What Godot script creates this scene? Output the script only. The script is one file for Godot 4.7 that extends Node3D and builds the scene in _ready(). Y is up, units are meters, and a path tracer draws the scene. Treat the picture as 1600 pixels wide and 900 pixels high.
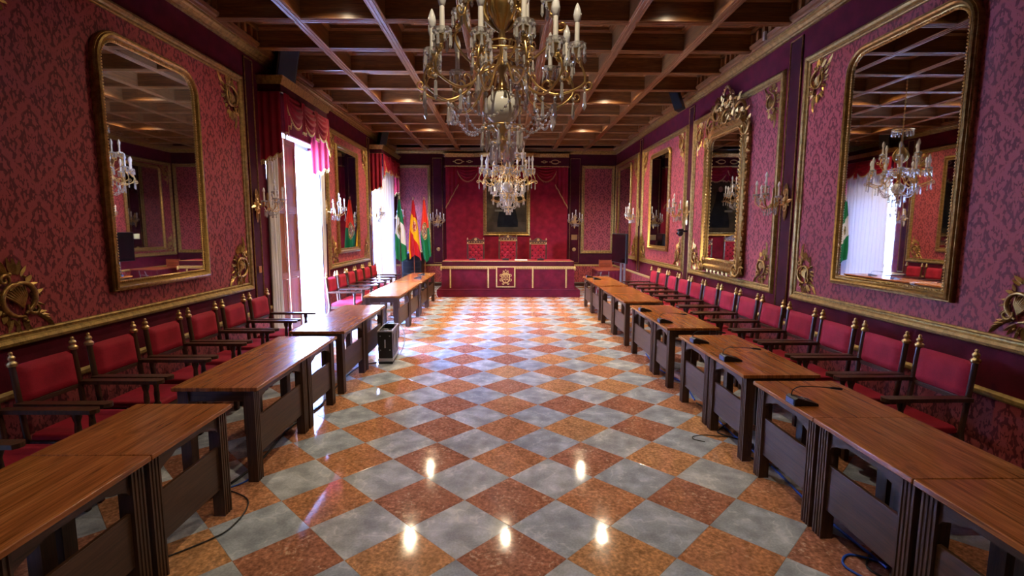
extends Node3D
# Council hall. x = right, y = up, d = distance from the camera along the hall (z = -d).

const XL := -3.6      # left wall face
const XR := 3.63      # right wall face
const DE := 16.7      # end wall face
const DB := -3.2      # wall behind the camera
const YB := 4.40      # underside of the ceiling beams
const YP := 4.70      # coffer panels
var M := {}
var taken := {}

func V(x: float, y: float, d: float) -> Vector3:
	return Vector3(x, y, -d)

# ---------------------------------------------------------------- mesh builder
class MB:
	var v := PackedVector3Array()
	var n := PackedVector3Array()
	var t := PackedVector2Array()
	var xf := Transform3D.IDENTITY
	var uo := Vector2.ZERO
	func tri(a: Vector3, b: Vector3, c: Vector3, na: Vector3, nb: Vector3, nc: Vector3, ua := Vector2.ZERO, ub := Vector2.ZERO, uc := Vector2.ZERO) -> void:
		a = xf * a; b = xf * b; c = xf * c
		na = (xf.basis * na).normalized(); nb = (xf.basis * nb).normalized(); nc = (xf.basis * nc).normalized()
		if (b - a).cross(c - a).dot(na + nb + nc) > 0.0:
			v.append(a); v.append(c); v.append(b); n.append(na); n.append(nc); n.append(nb)
			t.append(ua + uo); t.append(uc + uo); t.append(ub + uo)
		else:
			v.append(a); v.append(b); v.append(c); n.append(na); n.append(nb); n.append(nc)
			t.append(ua + uo); t.append(ub + uo); t.append(uc + uo)
	func quad(a: Vector3, b: Vector3, c: Vector3, d: Vector3, nn: Vector3, ua := Vector2.ZERO, ub := Vector2.ZERO, uc := Vector2.ZERO, ud := Vector2.ZERO) -> void:
		tri(a, b, c, nn, nn, nn, ua, ub, uc)
		tri(a, c, d, nn, nn, nn, ua, uc, ud)
	func quadn(p: Array, q: Array, u: Array) -> void:
		tri(p[0], p[1], p[2], q[0], q[1], q[2], u[0], u[1], u[2])
		tri(p[0], p[2], p[3], q[0], q[2], q[3], u[0], u[2], u[3])
	static func grain(p: Vector3, a: int, g: int) -> Vector2:
		var b := (a + 1) % 3
		var c := (a + 2) % 3
		if b == g: return Vector2(p[b], p[c])
		if c == g: return Vector2(p[c], p[b])
		return Vector2(p[b] * 0.4, p[c])
	# box with chamfered edges that shade as rounded ones (ch = 0: plain)
	func box(c: Vector3, s: Vector3, ch := 0.0, g := -1) -> void:
		if g < 0:
			g = s.max_axis_index()
		var h := s * 0.5
		ch = minf(ch, h[h.min_axis_index()] * 0.9)
		for a in 3:
			var b := (a + 1) % 3
			var e := (a + 2) % 3
			for sg in [-1.0, 1.0]:
				var nn := Vector3.ZERO
				nn[a] = sg
				var ps := []
				for k in [[-1.0, -1.0], [1.0, -1.0], [1.0, 1.0], [-1.0, 1.0]]:
					var p := c
					p[a] += sg * h[a]; p[b] += k[0] * (h[b] - ch); p[e] += k[1] * (h[e] - ch)
					ps.append(p)
				quad(ps[0], ps[1], ps[2], ps[3], nn, grain(ps[0], a, g), grain(ps[1], a, g), grain(ps[2], a, g), grain(ps[3], a, g))
		if ch <= 0.0: return
		for a in 3:                               # edges along axis a
			var b := (a + 1) % 3
			var e := (a + 2) % 3
			for sb in [-1.0, 1.0]:
				for se in [-1.0, 1.0]:
					var nb := Vector3.ZERO; nb[b] = sb
					var ne := Vector3.ZERO; ne[e] = se
					var p1 := c; var p2 := c; var p3 := c; var p4 := c
					p1[a] -= h[a] - ch; p1[b] += sb * h[b]; p1[e] += se * (h[e] - ch)
					p2 = p1; p2[a] += 2.0 * (h[a] - ch)
					p4 = c; p4[a] -= h[a] - ch; p4[b] += sb * (h[b] - ch); p4[e] += se * h[e]
					p3 = p4; p3[a] += 2.0 * (h[a] - ch)
					quadn([p1, p2, p3, p4], [nb, nb, ne, ne], [grain(p1, b, g), grain(p2, b, g), grain(p3, b, g), grain(p4, b, g)])
		for sx in [-1.0, 1.0]:
			for sy in [-1.0, 1.0]:
				for sz in [-1.0, 1.0]:
					var sgn := Vector3(sx, sy, sz)
					var inr := c + sgn * (h - Vector3.ONE * ch)
					tri(inr + Vector3(sx * ch, 0, 0), inr + Vector3(0, sy * ch, 0), inr + Vector3(0, 0, sz * ch), Vector3(sx, 0, 0), Vector3(0, sy, 0), Vector3(0, 0, sz))
	# polygon pr (local x, y) drawn from p0 to p1
	func ext(pr: PackedVector2Array, p0: Vector3, p1: Vector3, ax: Vector3, ay: Vector3, caps := true) -> void:
		var m := pr.size()
		var cen := Vector2.ZERO
		for q in pr: cen += q / m
		var area := 0.0
		for i in m: area += pr[i].cross(pr[(i + 1) % m])
		var L := p0.distance_to(p1)
		var per := 0.0
		for i in m:
			var a := pr[i]
			var b := pr[(i + 1) % m]
			var e := b - a
			if e.length() < 1e-6: continue
			var nn2 := Vector2(e.y, -e.x).normalized() * signf(area)
			var nn := ax * nn2.x + ay * nn2.y
			var A := ax * a.x + ay * a.y
			var B := ax * b.x + ay * b.y
			quad(p0 + A, p1 + A, p1 + B, p0 + B, nn, Vector2(0, per), Vector2(L, per), Vector2(L, per + e.length()), Vector2(0, per + e.length()))
			per += e.length()
		if caps:
			var ix := Geometry2D.triangulate_polygon(pr)
			var dir := (p1 - p0).normalized()
			for k in range(0, ix.size(), 3):
				var q := [pr[ix[k]], pr[ix[k + 1]], pr[ix[k + 2]]]
				var w := []
				for z in q: w.append(ax * z.x + ay * z.y)
				tri(p0 + w[0], p0 + w[1], p0 + w[2], -dir, -dir, -dir, q[0], q[1], q[2])
				tri(p1 + w[0], p1 + w[1], p1 + w[2], dir, dir, dir, q[0], q[1], q[2])
	func lathe(pr: Array, segs := 12, at := Vector3.ZERO, flat := false, lobes := 0, lobe := 0.0) -> void:
		var m := pr.size()
		var nr := []
		for i in m:
			var a: Vector2 = pr[maxi(i - 1, 0)]
			var b: Vector2 = pr[mini(i + 1, m - 1)]
			var e := b - a
			nr.append(Vector2(e.y, -e.x).normalized() if e.length() > 1e-7 else Vector2(1, 0))
		var sg := 1.0 if pr[m - 1].y >= pr[0].y else -1.0
		for k in segs:
			var a0 := TAU * k / segs
			var a1 := TAU * (k + 1) / segs
			var f0 := 1.0 + lobe * cos(a0 * lobes)
			var f1 := 1.0 + lobe * cos(a1 * lobes)
			for i in m - 1:
				var p: Vector2 = pr[i]
				var q: Vector2 = pr[i + 1]
				var P := [at + Vector3(cos(a0) * p.x * f0, p.y, sin(a0) * p.x * f0), at + Vector3(cos(a1) * p.x * f1, p.y, sin(a1) * p.x * f1), at + Vector3(cos(a1) * q.x * f1, q.y, sin(a1) * q.x * f1), at + Vector3(cos(a0) * q.x * f0, q.y, sin(a0) * q.x * f0)]
				var U := [Vector2(a0, p.y), Vector2(a1, p.y), Vector2(a1, q.y), Vector2(a0, q.y)]
				if flat:
					var e := q - p
					var w := Vector2(e.y, -e.x) * sg
					var am := (a0 + a1) * 0.5
					var nn := Vector3(cos(am) * w.x, w.y, sin(am) * w.x).normalized()
					quad(P[0], P[1], P[2], P[3], nn, U[0], U[1], U[2], U[3])
				else:
					var n0: Vector2 = nr[i] * sg
					var n1: Vector2 = nr[i + 1] * sg
					quadn(P, [Vector3(cos(a0) * n0.x, n0.y, sin(a0) * n0.x), Vector3(cos(a1) * n0.x, n0.y, sin(a1) * n0.x), Vector3(cos(a1) * n1.x, n1.y, sin(a1) * n1.x), Vector3(cos(a0) * n1.x, n1.y, sin(a0) * n1.x)], U)
	func tube(pts: Array, rad, segs := 8, closed := false, flatten := 1.0) -> void:
		var m := pts.size()
		if m < 2: return
		var up := Vector3.UP
		var t0: Vector3 = (pts[1] - pts[0]).normalized()
		if absf(t0.dot(up)) > 0.9: up = Vector3.RIGHT
		var rings := []
		var side := t0.cross(up).normalized()
		for i in m:
			var a: Vector3 = pts[(i - 1 + m) % m] if closed else pts[maxi(i - 1, 0)]
			var b: Vector3 = pts[(i + 1) % m] if closed else pts[mini(i + 1, m - 1)]
			var tg := (b - a).normalized()
			side = (side - tg * side.dot(tg)).normalized()
			var bn := tg.cross(side)
			var r: float = rad[i] if rad is Array else rad
			var ring := []
			for k in segs:
				var an := TAU * k / segs
				ring.append([pts[i] + (side * cos(an) + bn * sin(an) * flatten) * r, side * cos(an) + bn * sin(an)])
			rings.append(ring)
		var last := m if closed else m - 1
		var len := 0.0
		for i in last:
			var A: Array = rings[i]
			var B: Array = rings[(i + 1) % m]
			var dl: float = pts[i].distance_to(pts[(i + 1) % m])
			for k in segs:
				var k2 := (k + 1) % segs
				quadn([A[k][0], A[k2][0], B[k2][0], B[k][0]], [A[k][1], A[k2][1], B[k2][1], B[k][1]], [Vector2(len, 0.02 * k), Vector2(len, 0.02 * k + 0.02), Vector2(len + dl, 0.02 * k + 0.02), Vector2(len + dl, 0.02 * k)])
			len += dl
		if not closed:
			for e in [0, m - 1]:
				var dir: Vector3 = (pts[0] - pts[1]).normalized() if e == 0 else (pts[m - 1] - pts[m - 2]).normalized()
				for k in segs:
					tri(pts[e], rings[e][k][0], rings[e][(k + 1) % segs][0], dir, dir, dir)
	func ball(c: Vector3, r: Vector3, segs := 8, rings := 5) -> void:
		for i in rings:
			var b0 := PI * i / rings - PI / 2
			var b1 := PI * (i + 1) / rings - PI / 2
			for k in segs:
				var a0 := TAU * k / segs
				var a1 := TAU * (k + 1) / segs
				var q := [Vector3(cos(b0) * cos(a0), sin(b0), cos(b0) * sin(a0)), Vector3(cos(b0) * cos(a1), sin(b0), cos(b0) * sin(a1)), Vector3(cos(b1) * cos(a1), sin(b1), cos(b1) * sin(a1)), Vector3(cos(b1) * cos(a0), sin(b1), cos(b1) * sin(a0))]
				var U := [Vector2(a0, b0) * r.x, Vector2(a1, b0) * r.x, Vector2(a1, b1) * r.x, Vector2(a0, b1) * r.x]
				if i > 0: tri(c + q[0] * r, c + q[1] * r, c + q[2] * r, q[0] / r, q[1] / r, q[2] / r, U[0], U[1], U[2])
				if i < rings - 1: tri(c + q[0] * r, c + q[2] * r, c + q[3] * r, q[0] / r, q[2] / r, q[3] / r, U[0], U[2], U[3])
	# moulding round a closed path in the local xy plane; pr = (offset outwards, height)
	func loop(path: PackedVector2Array, pr: Array, soft := false) -> void:
		var m := path.size()
		var area := 0.0
		for i in m: area += path[i].cross(path[(i + 1) % m])
		var sg := signf(area)
		var sn := []
		for i in m:
			var e := path[(i + 1) % m] - path[i]
			sn.append(Vector2(e.y, -e.x).normalized() * sg)
		var mit := []
		for i in m:
			var a: Vector2 = sn[(i - 1 + m) % m]
			var b: Vector2 = sn[i]
			var s := (a + b).normalized()
			mit.append(s / maxf(0.3, s.dot(b)))
		var u := 0.0
		for i in m:
			var j := (i + 1) % m
			var L := path[i].distance_to(path[j])
			var vv := 0.0
			for k in pr.size() - 1:
				var p: Vector2 = pr[k]
				var q: Vector2 = pr[k + 1]
				var e := q - p
				var ni: Vector2 = mit[i].normalized() if soft else sn[i]
				var nj: Vector2 = mit[j].normalized() if soft else sn[i]
				var w := Vector2(-e.y, e.x).normalized()
				var A: Vector2 = path[i] + mit[i] * p.x
				var B: Vector2 = path[j] + mit[j] * p.x
				var C: Vector2 = path[j] + mit[j] * q.x
				var D: Vector2 = path[i] + mit[i] * q.x
				var NI := Vector3(ni.x * w.x, ni.y * w.x, w.y)
				var NJ := Vector3(nj.x * w.x, nj.y * w.x, w.y)
				quadn([Vector3(A.x, A.y, p.y), Vector3(B.x, B.y, p.y), Vector3(C.x, C.y, q.y), Vector3(D.x, D.y, q.y)], [NI, NJ, NJ, NI], [Vector2(u, vv), Vector2(u + L, vv), Vector2(u + L, vv + e.length()), Vector2(u, vv + e.length())])
				vv += e.length()
			u += L
	# surface from a function of (u, v)
	func surf(nu: int, nv: int, f: Callable, us := 1.0, vs := 1.0) -> void:
		var P := []
		for j in nv + 1:
			for i in nu + 1:
				P.append(f.call(float(i) / nu, float(j) / nv))
		var N := []
		for j in nv + 1:
			for i in nu + 1:
				var du: Vector3 = P[j * (nu + 1) + mini(i + 1, nu)] - P[j * (nu + 1) + maxi(i - 1, 0)]
				var dv: Vector3 = P[mini(j + 1, nv) * (nu + 1) + i] - P[maxi(j - 1, 0) * (nu + 1) + i]
				var c := du.cross(dv)
				N.append(c.normalized() if c.length() > 1e-12 else Vector3.FORWARD)
		for j in nv:
			for i in nu:
				var k := [j * (nu + 1) + i, j * (nu + 1) + i + 1, (j + 1) * (nu + 1) + i + 1, (j + 1) * (nu + 1) + i]
				quadn([P[k[0]], P[k[1]], P[k[2]], P[k[3]]], [N[k[0]], N[k[1]], N[k[2]], N[k[3]]], [Vector2(float(i) / nu * us, float(j) / nv * vs), Vector2(float(i + 1) / nu * us, float(j) / nv * vs), Vector2(float(i + 1) / nu * us, float(j + 1) / nv * vs), Vector2(float(i) / nu * us, float(j + 1) / nv * vs)])
	# flat spiral scroll in the xy plane
	func scroll(c: Vector2, r0: float, r1: float, a0: float, turns: float, w0: float, w1: float, z: float, segs := 5) -> void:
		var pts := []
		var rad := []
		var k := int(absf(turns) * 14) + 4
		for i in k + 1:
			var f := float(i) / k
			var r := lerpf(r0, r1, pow(f, 0.8))
			var a := a0 + turns * TAU * f
			pts.append(Vector3(c.x + cos(a) * r, c.y + sin(a) * r, z + w0 * 0.5 * sin(f * PI)))
			rad.append(lerpf(w0, w1, f) * (0.5 + 0.5 * minf(1.0, f * 5.0)))
		tube(pts, rad, segs)
	# carved leaf: a ridged blade lying in the xy plane
	func leaf(p: Vector2, dir: float, len: float, wid: float, z: float, lift := 0.5) -> void:
		var d := Vector3(cos(dir), sin(dir), 0)
		var s := Vector3(-sin(dir), cos(dir), 0)
		var o := Vector3(p.x, p.y, z)
		var prev := []
		for i in 6:
			var f := i / 5.0
			var w := wid * sin(PI * minf(1.0, 0.12 + f * 0.88)) * (1.0 - 0.3 * f)
			var h := wid * lift * (0.4 + sin(f * PI) * 0.8)
			var mid := o + d * len * f + Vector3(0, 0, h)
			var row := [o + d * len * f - s * w, mid, o + d * len * f + s * w]
			if i > 0:
				var nl := (Vector3(0, 0, 1) - s * 0.7).normalized()
				var nr := (Vector3(0, 0, 1) + s * 0.7).normalized()
				quad(prev[0], prev[1], row[1], row[0], nl)
				quad(prev[1], prev[2], row[2], row[1], nr)
			prev = row
	func commit() -> ArrayMesh:
		var am := ArrayMesh.new()
		add_to(am)
		return am
	func add_to(am: ArrayMesh) -> void:
		var ar := []
		ar.resize(Mesh.ARRAY_MAX)
		ar[Mesh.ARRAY_VERTEX] = v
		ar[Mesh.ARRAY_NORMAL] = n
		ar[Mesh.ARRAY_TEX_UV] = t
		am.add_surface_from_arrays(Mesh.PRIMITIVE_TRIANGLES, ar)

# ---------------------------------------------------------------- nodes
func numbered(s: String) -> String:
	var k: int = taken.get(s, -1) + 1
	taken[s] = k
	return s if k == 0 else "%s_%03d" % [s, k]

func part(called: String, what, mat: Material, parent: Node, at := Vector3.ZERO, turn := Vector3.ZERO) -> MeshInstance3D:
	var o := MeshInstance3D.new()
	o.name = called
	o.mesh = what.commit() if what is MB else what
	o.material_override = mat
	parent.add_child(o, true)
	o.position = at
	o.rotation = turn
	return o

func tag(o: Node, label: String, category: String, group := "") -> Node:
	o.set_meta("label", label)
	o.set_meta("category", category)
	if group != "": o.set_meta("group", group)
	return o

func thing(called: String, label: String, category: String, at := Vector3.ZERO, turn := 0.0, group := "") -> Node3D:
	var o := Node3D.new()
	o.name = numbered(called)
	add_child(o)
	o.position = at
	o.rotation.y = turn
	tag(o, label, category, group)
	return o

func copy(src: Node3D, label: String, at: Vector3, turn := 0.0) -> Node3D:
	var base := String(src.name)
	if base.length() > 4 and base.substr(base.length() - 4, 1) == "_" and base.right(3).is_valid_int(): base = base.left(base.length() - 4)
	var o: Node3D = src.duplicate()
	o.name = numbered(base)
	add_child(o)
	o.position = at
	o.rotation.y = turn
	o.set_meta("label", label)
	return o

func one(called: String, what, mat: Material, label: String, category: String, at := Vector3.ZERO, turn := 0.0, group := "") -> MeshInstance3D:
	var o := part(numbered(called), what, mat, self, at, Vector3(0, turn, 0))
	tag(o, label, category, group)
	return o

func struct(called: String) -> Node3D:
	var o := Node3D.new()
	o.name = called
	add_child(o)
	o.set_meta("kind", "structure")
	return o

func rect(x0: float, y0: float, x1: float, y1: float) -> PackedVector2Array:
	return PackedVector2Array([Vector2(x0, y0), Vector2(x1, y0), Vector2(x1, y1), Vector2(x0, y1)])

func round_top(x0: float, y0: float, x1: float, y1: float, r: float) -> PackedVector2Array:
	var p := PackedVector2Array([Vector2(x0, y0), Vector2(x1, y0)])
	for i in 7: p.append(Vector2(x1 - r, y1 - r) + Vector2.from_angle(PI / 2 * i / 6.0) * r)
	for i in 7: p.append(Vector2(x0 + r, y1 - r) + Vector2.from_angle(PI / 2 + PI / 2 * i / 6.0) * r)
	return p

# local frame on a wall: local x runs to the right as one faces the wall, y up, z out of the wall
func on_wall(side: String, d: float, y := 0.0) -> Transform3D:
	if side == "left": return Transform3D(Basis(Vector3(0, 0, -1), Vector3.UP, Vector3(1, 0, 0)), V(XL, y, d))
	if side == "right": return Transform3D(Basis(Vector3(0, 0, 1), Vector3.UP, Vector3(-1, 0, 0)), V(XR, y, d))
	return Transform3D(Basis.IDENTITY, V(d, y, DE))     # end wall: d is x
# ---------------------------------------------------------------- materials and textures
func noise_bytes(w: int, h: int, freq: float, seed_: int, kind := FastNoiseLite.TYPE_SIMPLEX_SMOOTH, oct := 4, sx := 1.0) -> PackedByteArray:
	var f := FastNoiseLite.new()
	f.seed = seed_
	f.noise_type = kind
	f.frequency = freq
	f.fractal_octaves = oct
	var im := f.get_seamless_image(int(w * sx), h, false, false, 0.15, true)
	im.convert(Image.FORMAT_L8)
	if sx != 1.0: im.resize(w, h, Image.INTERPOLATE_CUBIC)
	return im.get_data()

func tex(w: int, h: int, data: PackedByteArray) -> ImageTexture:
	var im := Image.create_from_data(w, h, false, Image.FORMAT_RGB8, data)
	im.generate_mipmaps()
	return ImageTexture.create_from_image(im)

func put(data: PackedByteArray, i: int, c: Color) -> void:
	data[i * 3] = clampi(int(c.r * 255.0), 0, 255)
	data[i * 3 + 1] = clampi(int(c.g * 255.0), 0, 255)
	data[i * 3 + 2] = clampi(int(c.b * 255.0), 0, 255)

func mat(called: String, col: Color, rough: float, metal := 0.0, spec := 0.5) -> StandardMaterial3D:
	var m := StandardMaterial3D.new()
	m.resource_name = called
	m.albedo_color = col
	m.roughness = rough
	m.metallic = metal
	m.metallic_specular = spec
	M[called] = m
	return m

func damask_tex() -> ImageTexture:
	var w := 384
	var h := 512
	var n2 := noise_bytes(w, h, 0.3, 12)
	var fol := FastNoiseLite.new()
	fol.seed = 31
	fol.frequency = 1.0
	fol.fractal_octaves = 2
	fol.domain_warp_enabled = true
	fol.domain_warp_amplitude = 0.5
	fol.domain_warp_frequency = 0.9
	var data := PackedByteArray()
	data.resize(w * h * 3)
	var lightc := Color8(160, 68, 70)
	var darkc := Color8(90, 16, 28)
	for y in h:
		for x in w / 2 + 1:
			var u := float(x) / w
			var v := float(y) / h
			var s := -1.0
			for k in 2:                      # two motifs in half drop, each mirrored about its axis
				var du := absf(fposmod(u + 0.5 * k + 0.5, 1.0) - 0.5)
				var dv := fposmod(v + 0.5 * k + 0.5, 1.0) - 0.5
				var r := sqrt(pow(du / 0.27, 2.0) + pow(dv / 0.40, 2.0))
				var th := atan2(du * 1.3, -dv)
				var petals := 0.40 + 0.13 * cos(th * 5.0) + 0.05 * cos(th * 15.0)
				var flower := (petals - r) * 1.6
				if r < petals * 0.62 and r > petals * 0.48: flower = -0.3
				var leaves := fol.get_noise_2d(du * 13.0 + 3.0, dv * 10.0 + 7.0) * 1.7 + 0.20 - absf(r - 0.84) * 1.1
				if r > 0.50 and r < 0.58: leaves = -0.3
				var stem := 0.10 - absf(du - 0.25 * (1.0 + cos(TAU * dv)) + 0.02 * sin(dv * 40.0)) * 4.0
				s = maxf(s, maxf(flower, maxf(leaves, stem)))
			var best := clampf(0.5 + s * 7.0, 0.0, 1.0)
			for m in 2:
				var xx := x if m == 0 else (w - x) % w
				var i := y * w + xx
				var g := 1.0 + 0.2 * (n2[i] / 255.0 - 0.5)
				var c := darkc.lerp(lightc, best * 0.88 + 0.06)
				put(data, i, Color(c.r * g, c.g * g, c.b * g))
	return tex(w, h, data)

func wood_tex() -> ImageTexture:
	var w := 512
	var h := 256
	var a := noise_bytes(w, h, 0.022, 21, FastNoiseLite.TYPE_SIMPLEX_SMOOTH, 3, 0.125)
	var b := noise_bytes(w, h, 0.12, 22, FastNoiseLite.TYPE_SIMPLEX_SMOOTH, 3, 0.06)
	var data := PackedByteArray()
	data.resize(w * h * 3)
	for i in w * h:
		var f := a[i] / 255.0
		var ringv := 0.5 + 0.5 * sin(f * 34.0)
		var g := 0.62 + 0.2 * f + 0.13 * ringv - 0.32 * pow(b[i] / 255.0, 3.0) + 0.1
		put(data, i, Color(g, g * (0.86 + 0.08 * f), g * (0.70 + 0.14 * f)))
	return tex(w, h, data)

func grey_marble(s: int) -> ImageTexture:
	var w := 512
	var a := noise_bytes(w, w, 0.009, s, FastNoiseLite.TYPE_SIMPLEX_SMOOTH, 5)
	var b := noise_bytes(w, w, 0.006, s + 1, FastNoiseLite.TYPE_SIMPLEX_SMOOTH, 4)
	var c := noise_bytes(w, w, 0.12, s + 2, FastNoiseLite.TYPE_SIMPLEX_SMOOTH, 2)
	var data := PackedByteArray()
	data.resize(w * w * 3)
	for i in w * w:
		var f := a[i] / 255.0
		var vein := pow(1.0 - minf(1.0, absf(b[i] / 255.0 - 0.5) * 9.0), 5.0)
		var vein2 := pow(1.0 - minf(1.0, absf(f - 0.55) * 14.0), 4.0)
		var g := 0.71 + 0.24 * (f - 0.5) + 0.09 * (c[i] / 255.0 - 0.5)
		var wv := clampf(vein * 0.75 * smoothstep(0.3, 0.6, f) + vein2 * 0.22 + 0.4 * smoothstep(0.72, 0.9, f), 0.0, 0.75)
		put(data, i, Color(g * 0.98, g * 1.02, g * 1.08).lerp(Color(0.90, 0.91, 0.92), wv))
	return tex(w, w, data)

func rust_marble(s: int, base: Color, veins: float) -> ImageTexture:
	var w := 512
	var a := noise_bytes(w, w, 0.055, s, FastNoiseLite.TYPE_SIMPLEX_SMOOTH, 5)
	var b := noise_bytes(w, w, 0.008, s + 1, FastNoiseLite.TYPE_SIMPLEX_SMOOTH, 5)
	var c := noise_bytes(w, w, 0.13, s + 2, FastNoiseLite.TYPE_CELLULAR, 2)
	var d := noise_bytes(w, w, 0.013, s + 3, FastNoiseLite.TYPE_SIMPLEX_SMOOTH, 3)
	var data := PackedByteArray()
	data.resize(w * w * 3)
	for i in w * w:
		var f := a[i] / 255.0
		var g := 0.90 + 0.40 * (f - 0.5) + 0.34 * (c[i] / 255.0 - 0.4) + 0.22 * (d[i] / 255.0 - 0.5)
		var vein := pow(1.0 - minf(1.0, absf(b[i] / 255.0 - 0.5) * 16.0), 4.0) * smoothstep(0.42, 0.7, f)
		var fleck := smoothstep(0.70, 0.85, c[i] / 255.0) * smoothstep(0.5, 0.75, d[i] / 255.0)
		put(data, i, Color(base.r * g, base.g * g, base.b * g).lerp(Color(0.86, 0.76, 0.66), clampf(vein * veins + fleck * 0.35 * veins, 0.0, 0.75)))
	return tex(w, w, data)

func velvet_tex() -> ImageTexture:
	var w := 256
	var a := noise_bytes(w, w, 0.015, 41)
	var b := noise_bytes(w, w, 0.4, 42)
	var data := PackedByteArray()
	data.resize(w * w * 3)
	for i in w * w:
		var g := 0.86 + 0.22 * (a[i] / 255.0 - 0.5) + 0.18 * (b[i] / 255.0 - 0.5)
		put(data, i, Color(g, g, g))
	return tex(w, w, data)

func gilt_tex() -> ImageTexture:
	var w := 256
	var a := noise_bytes(w, w, 0.03, 51)
	var b := noise_bytes(w, w, 0.15, 52)
	var data := PackedByteArray()
	data.resize(w * w * 3)
	for i in w * w:
		var f := a[i] / 255.0 * 0.6 + b[i] / 255.0 * 0.4
		put(data, i, Color(0.50, 0.41, 0.25).lerp(Color(0.70, 0.58, 0.36), smoothstep(0.25, 0.65, f)))
	return tex(w, w, data)

func wear_rough(lo: float, hi: float, s: int) -> ImageTexture:
	var w := 256
	var a := noise_bytes(w, w, 0.02, s)
	var b := noise_bytes(w, w, 0.2, s + 1)
	var data := PackedByteArray()
	data.resize(w * w * 3)
	for i in w * w:
		var g := lerpf(lo, hi, clampf(a[i] / 255.0 * 0.7 + b[i] / 255.0 * 0.3, 0.0, 1.0))
		put(data, i, Color(g, g, g))
	return tex(w, w, data)

func tri_uv(m: StandardMaterial3D, s: float, world := false) -> void:
	m.uv1_triplanar = true
	m.uv1_world_triplanar = world
	m.uv1_scale = Vector3.ONE * s

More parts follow.
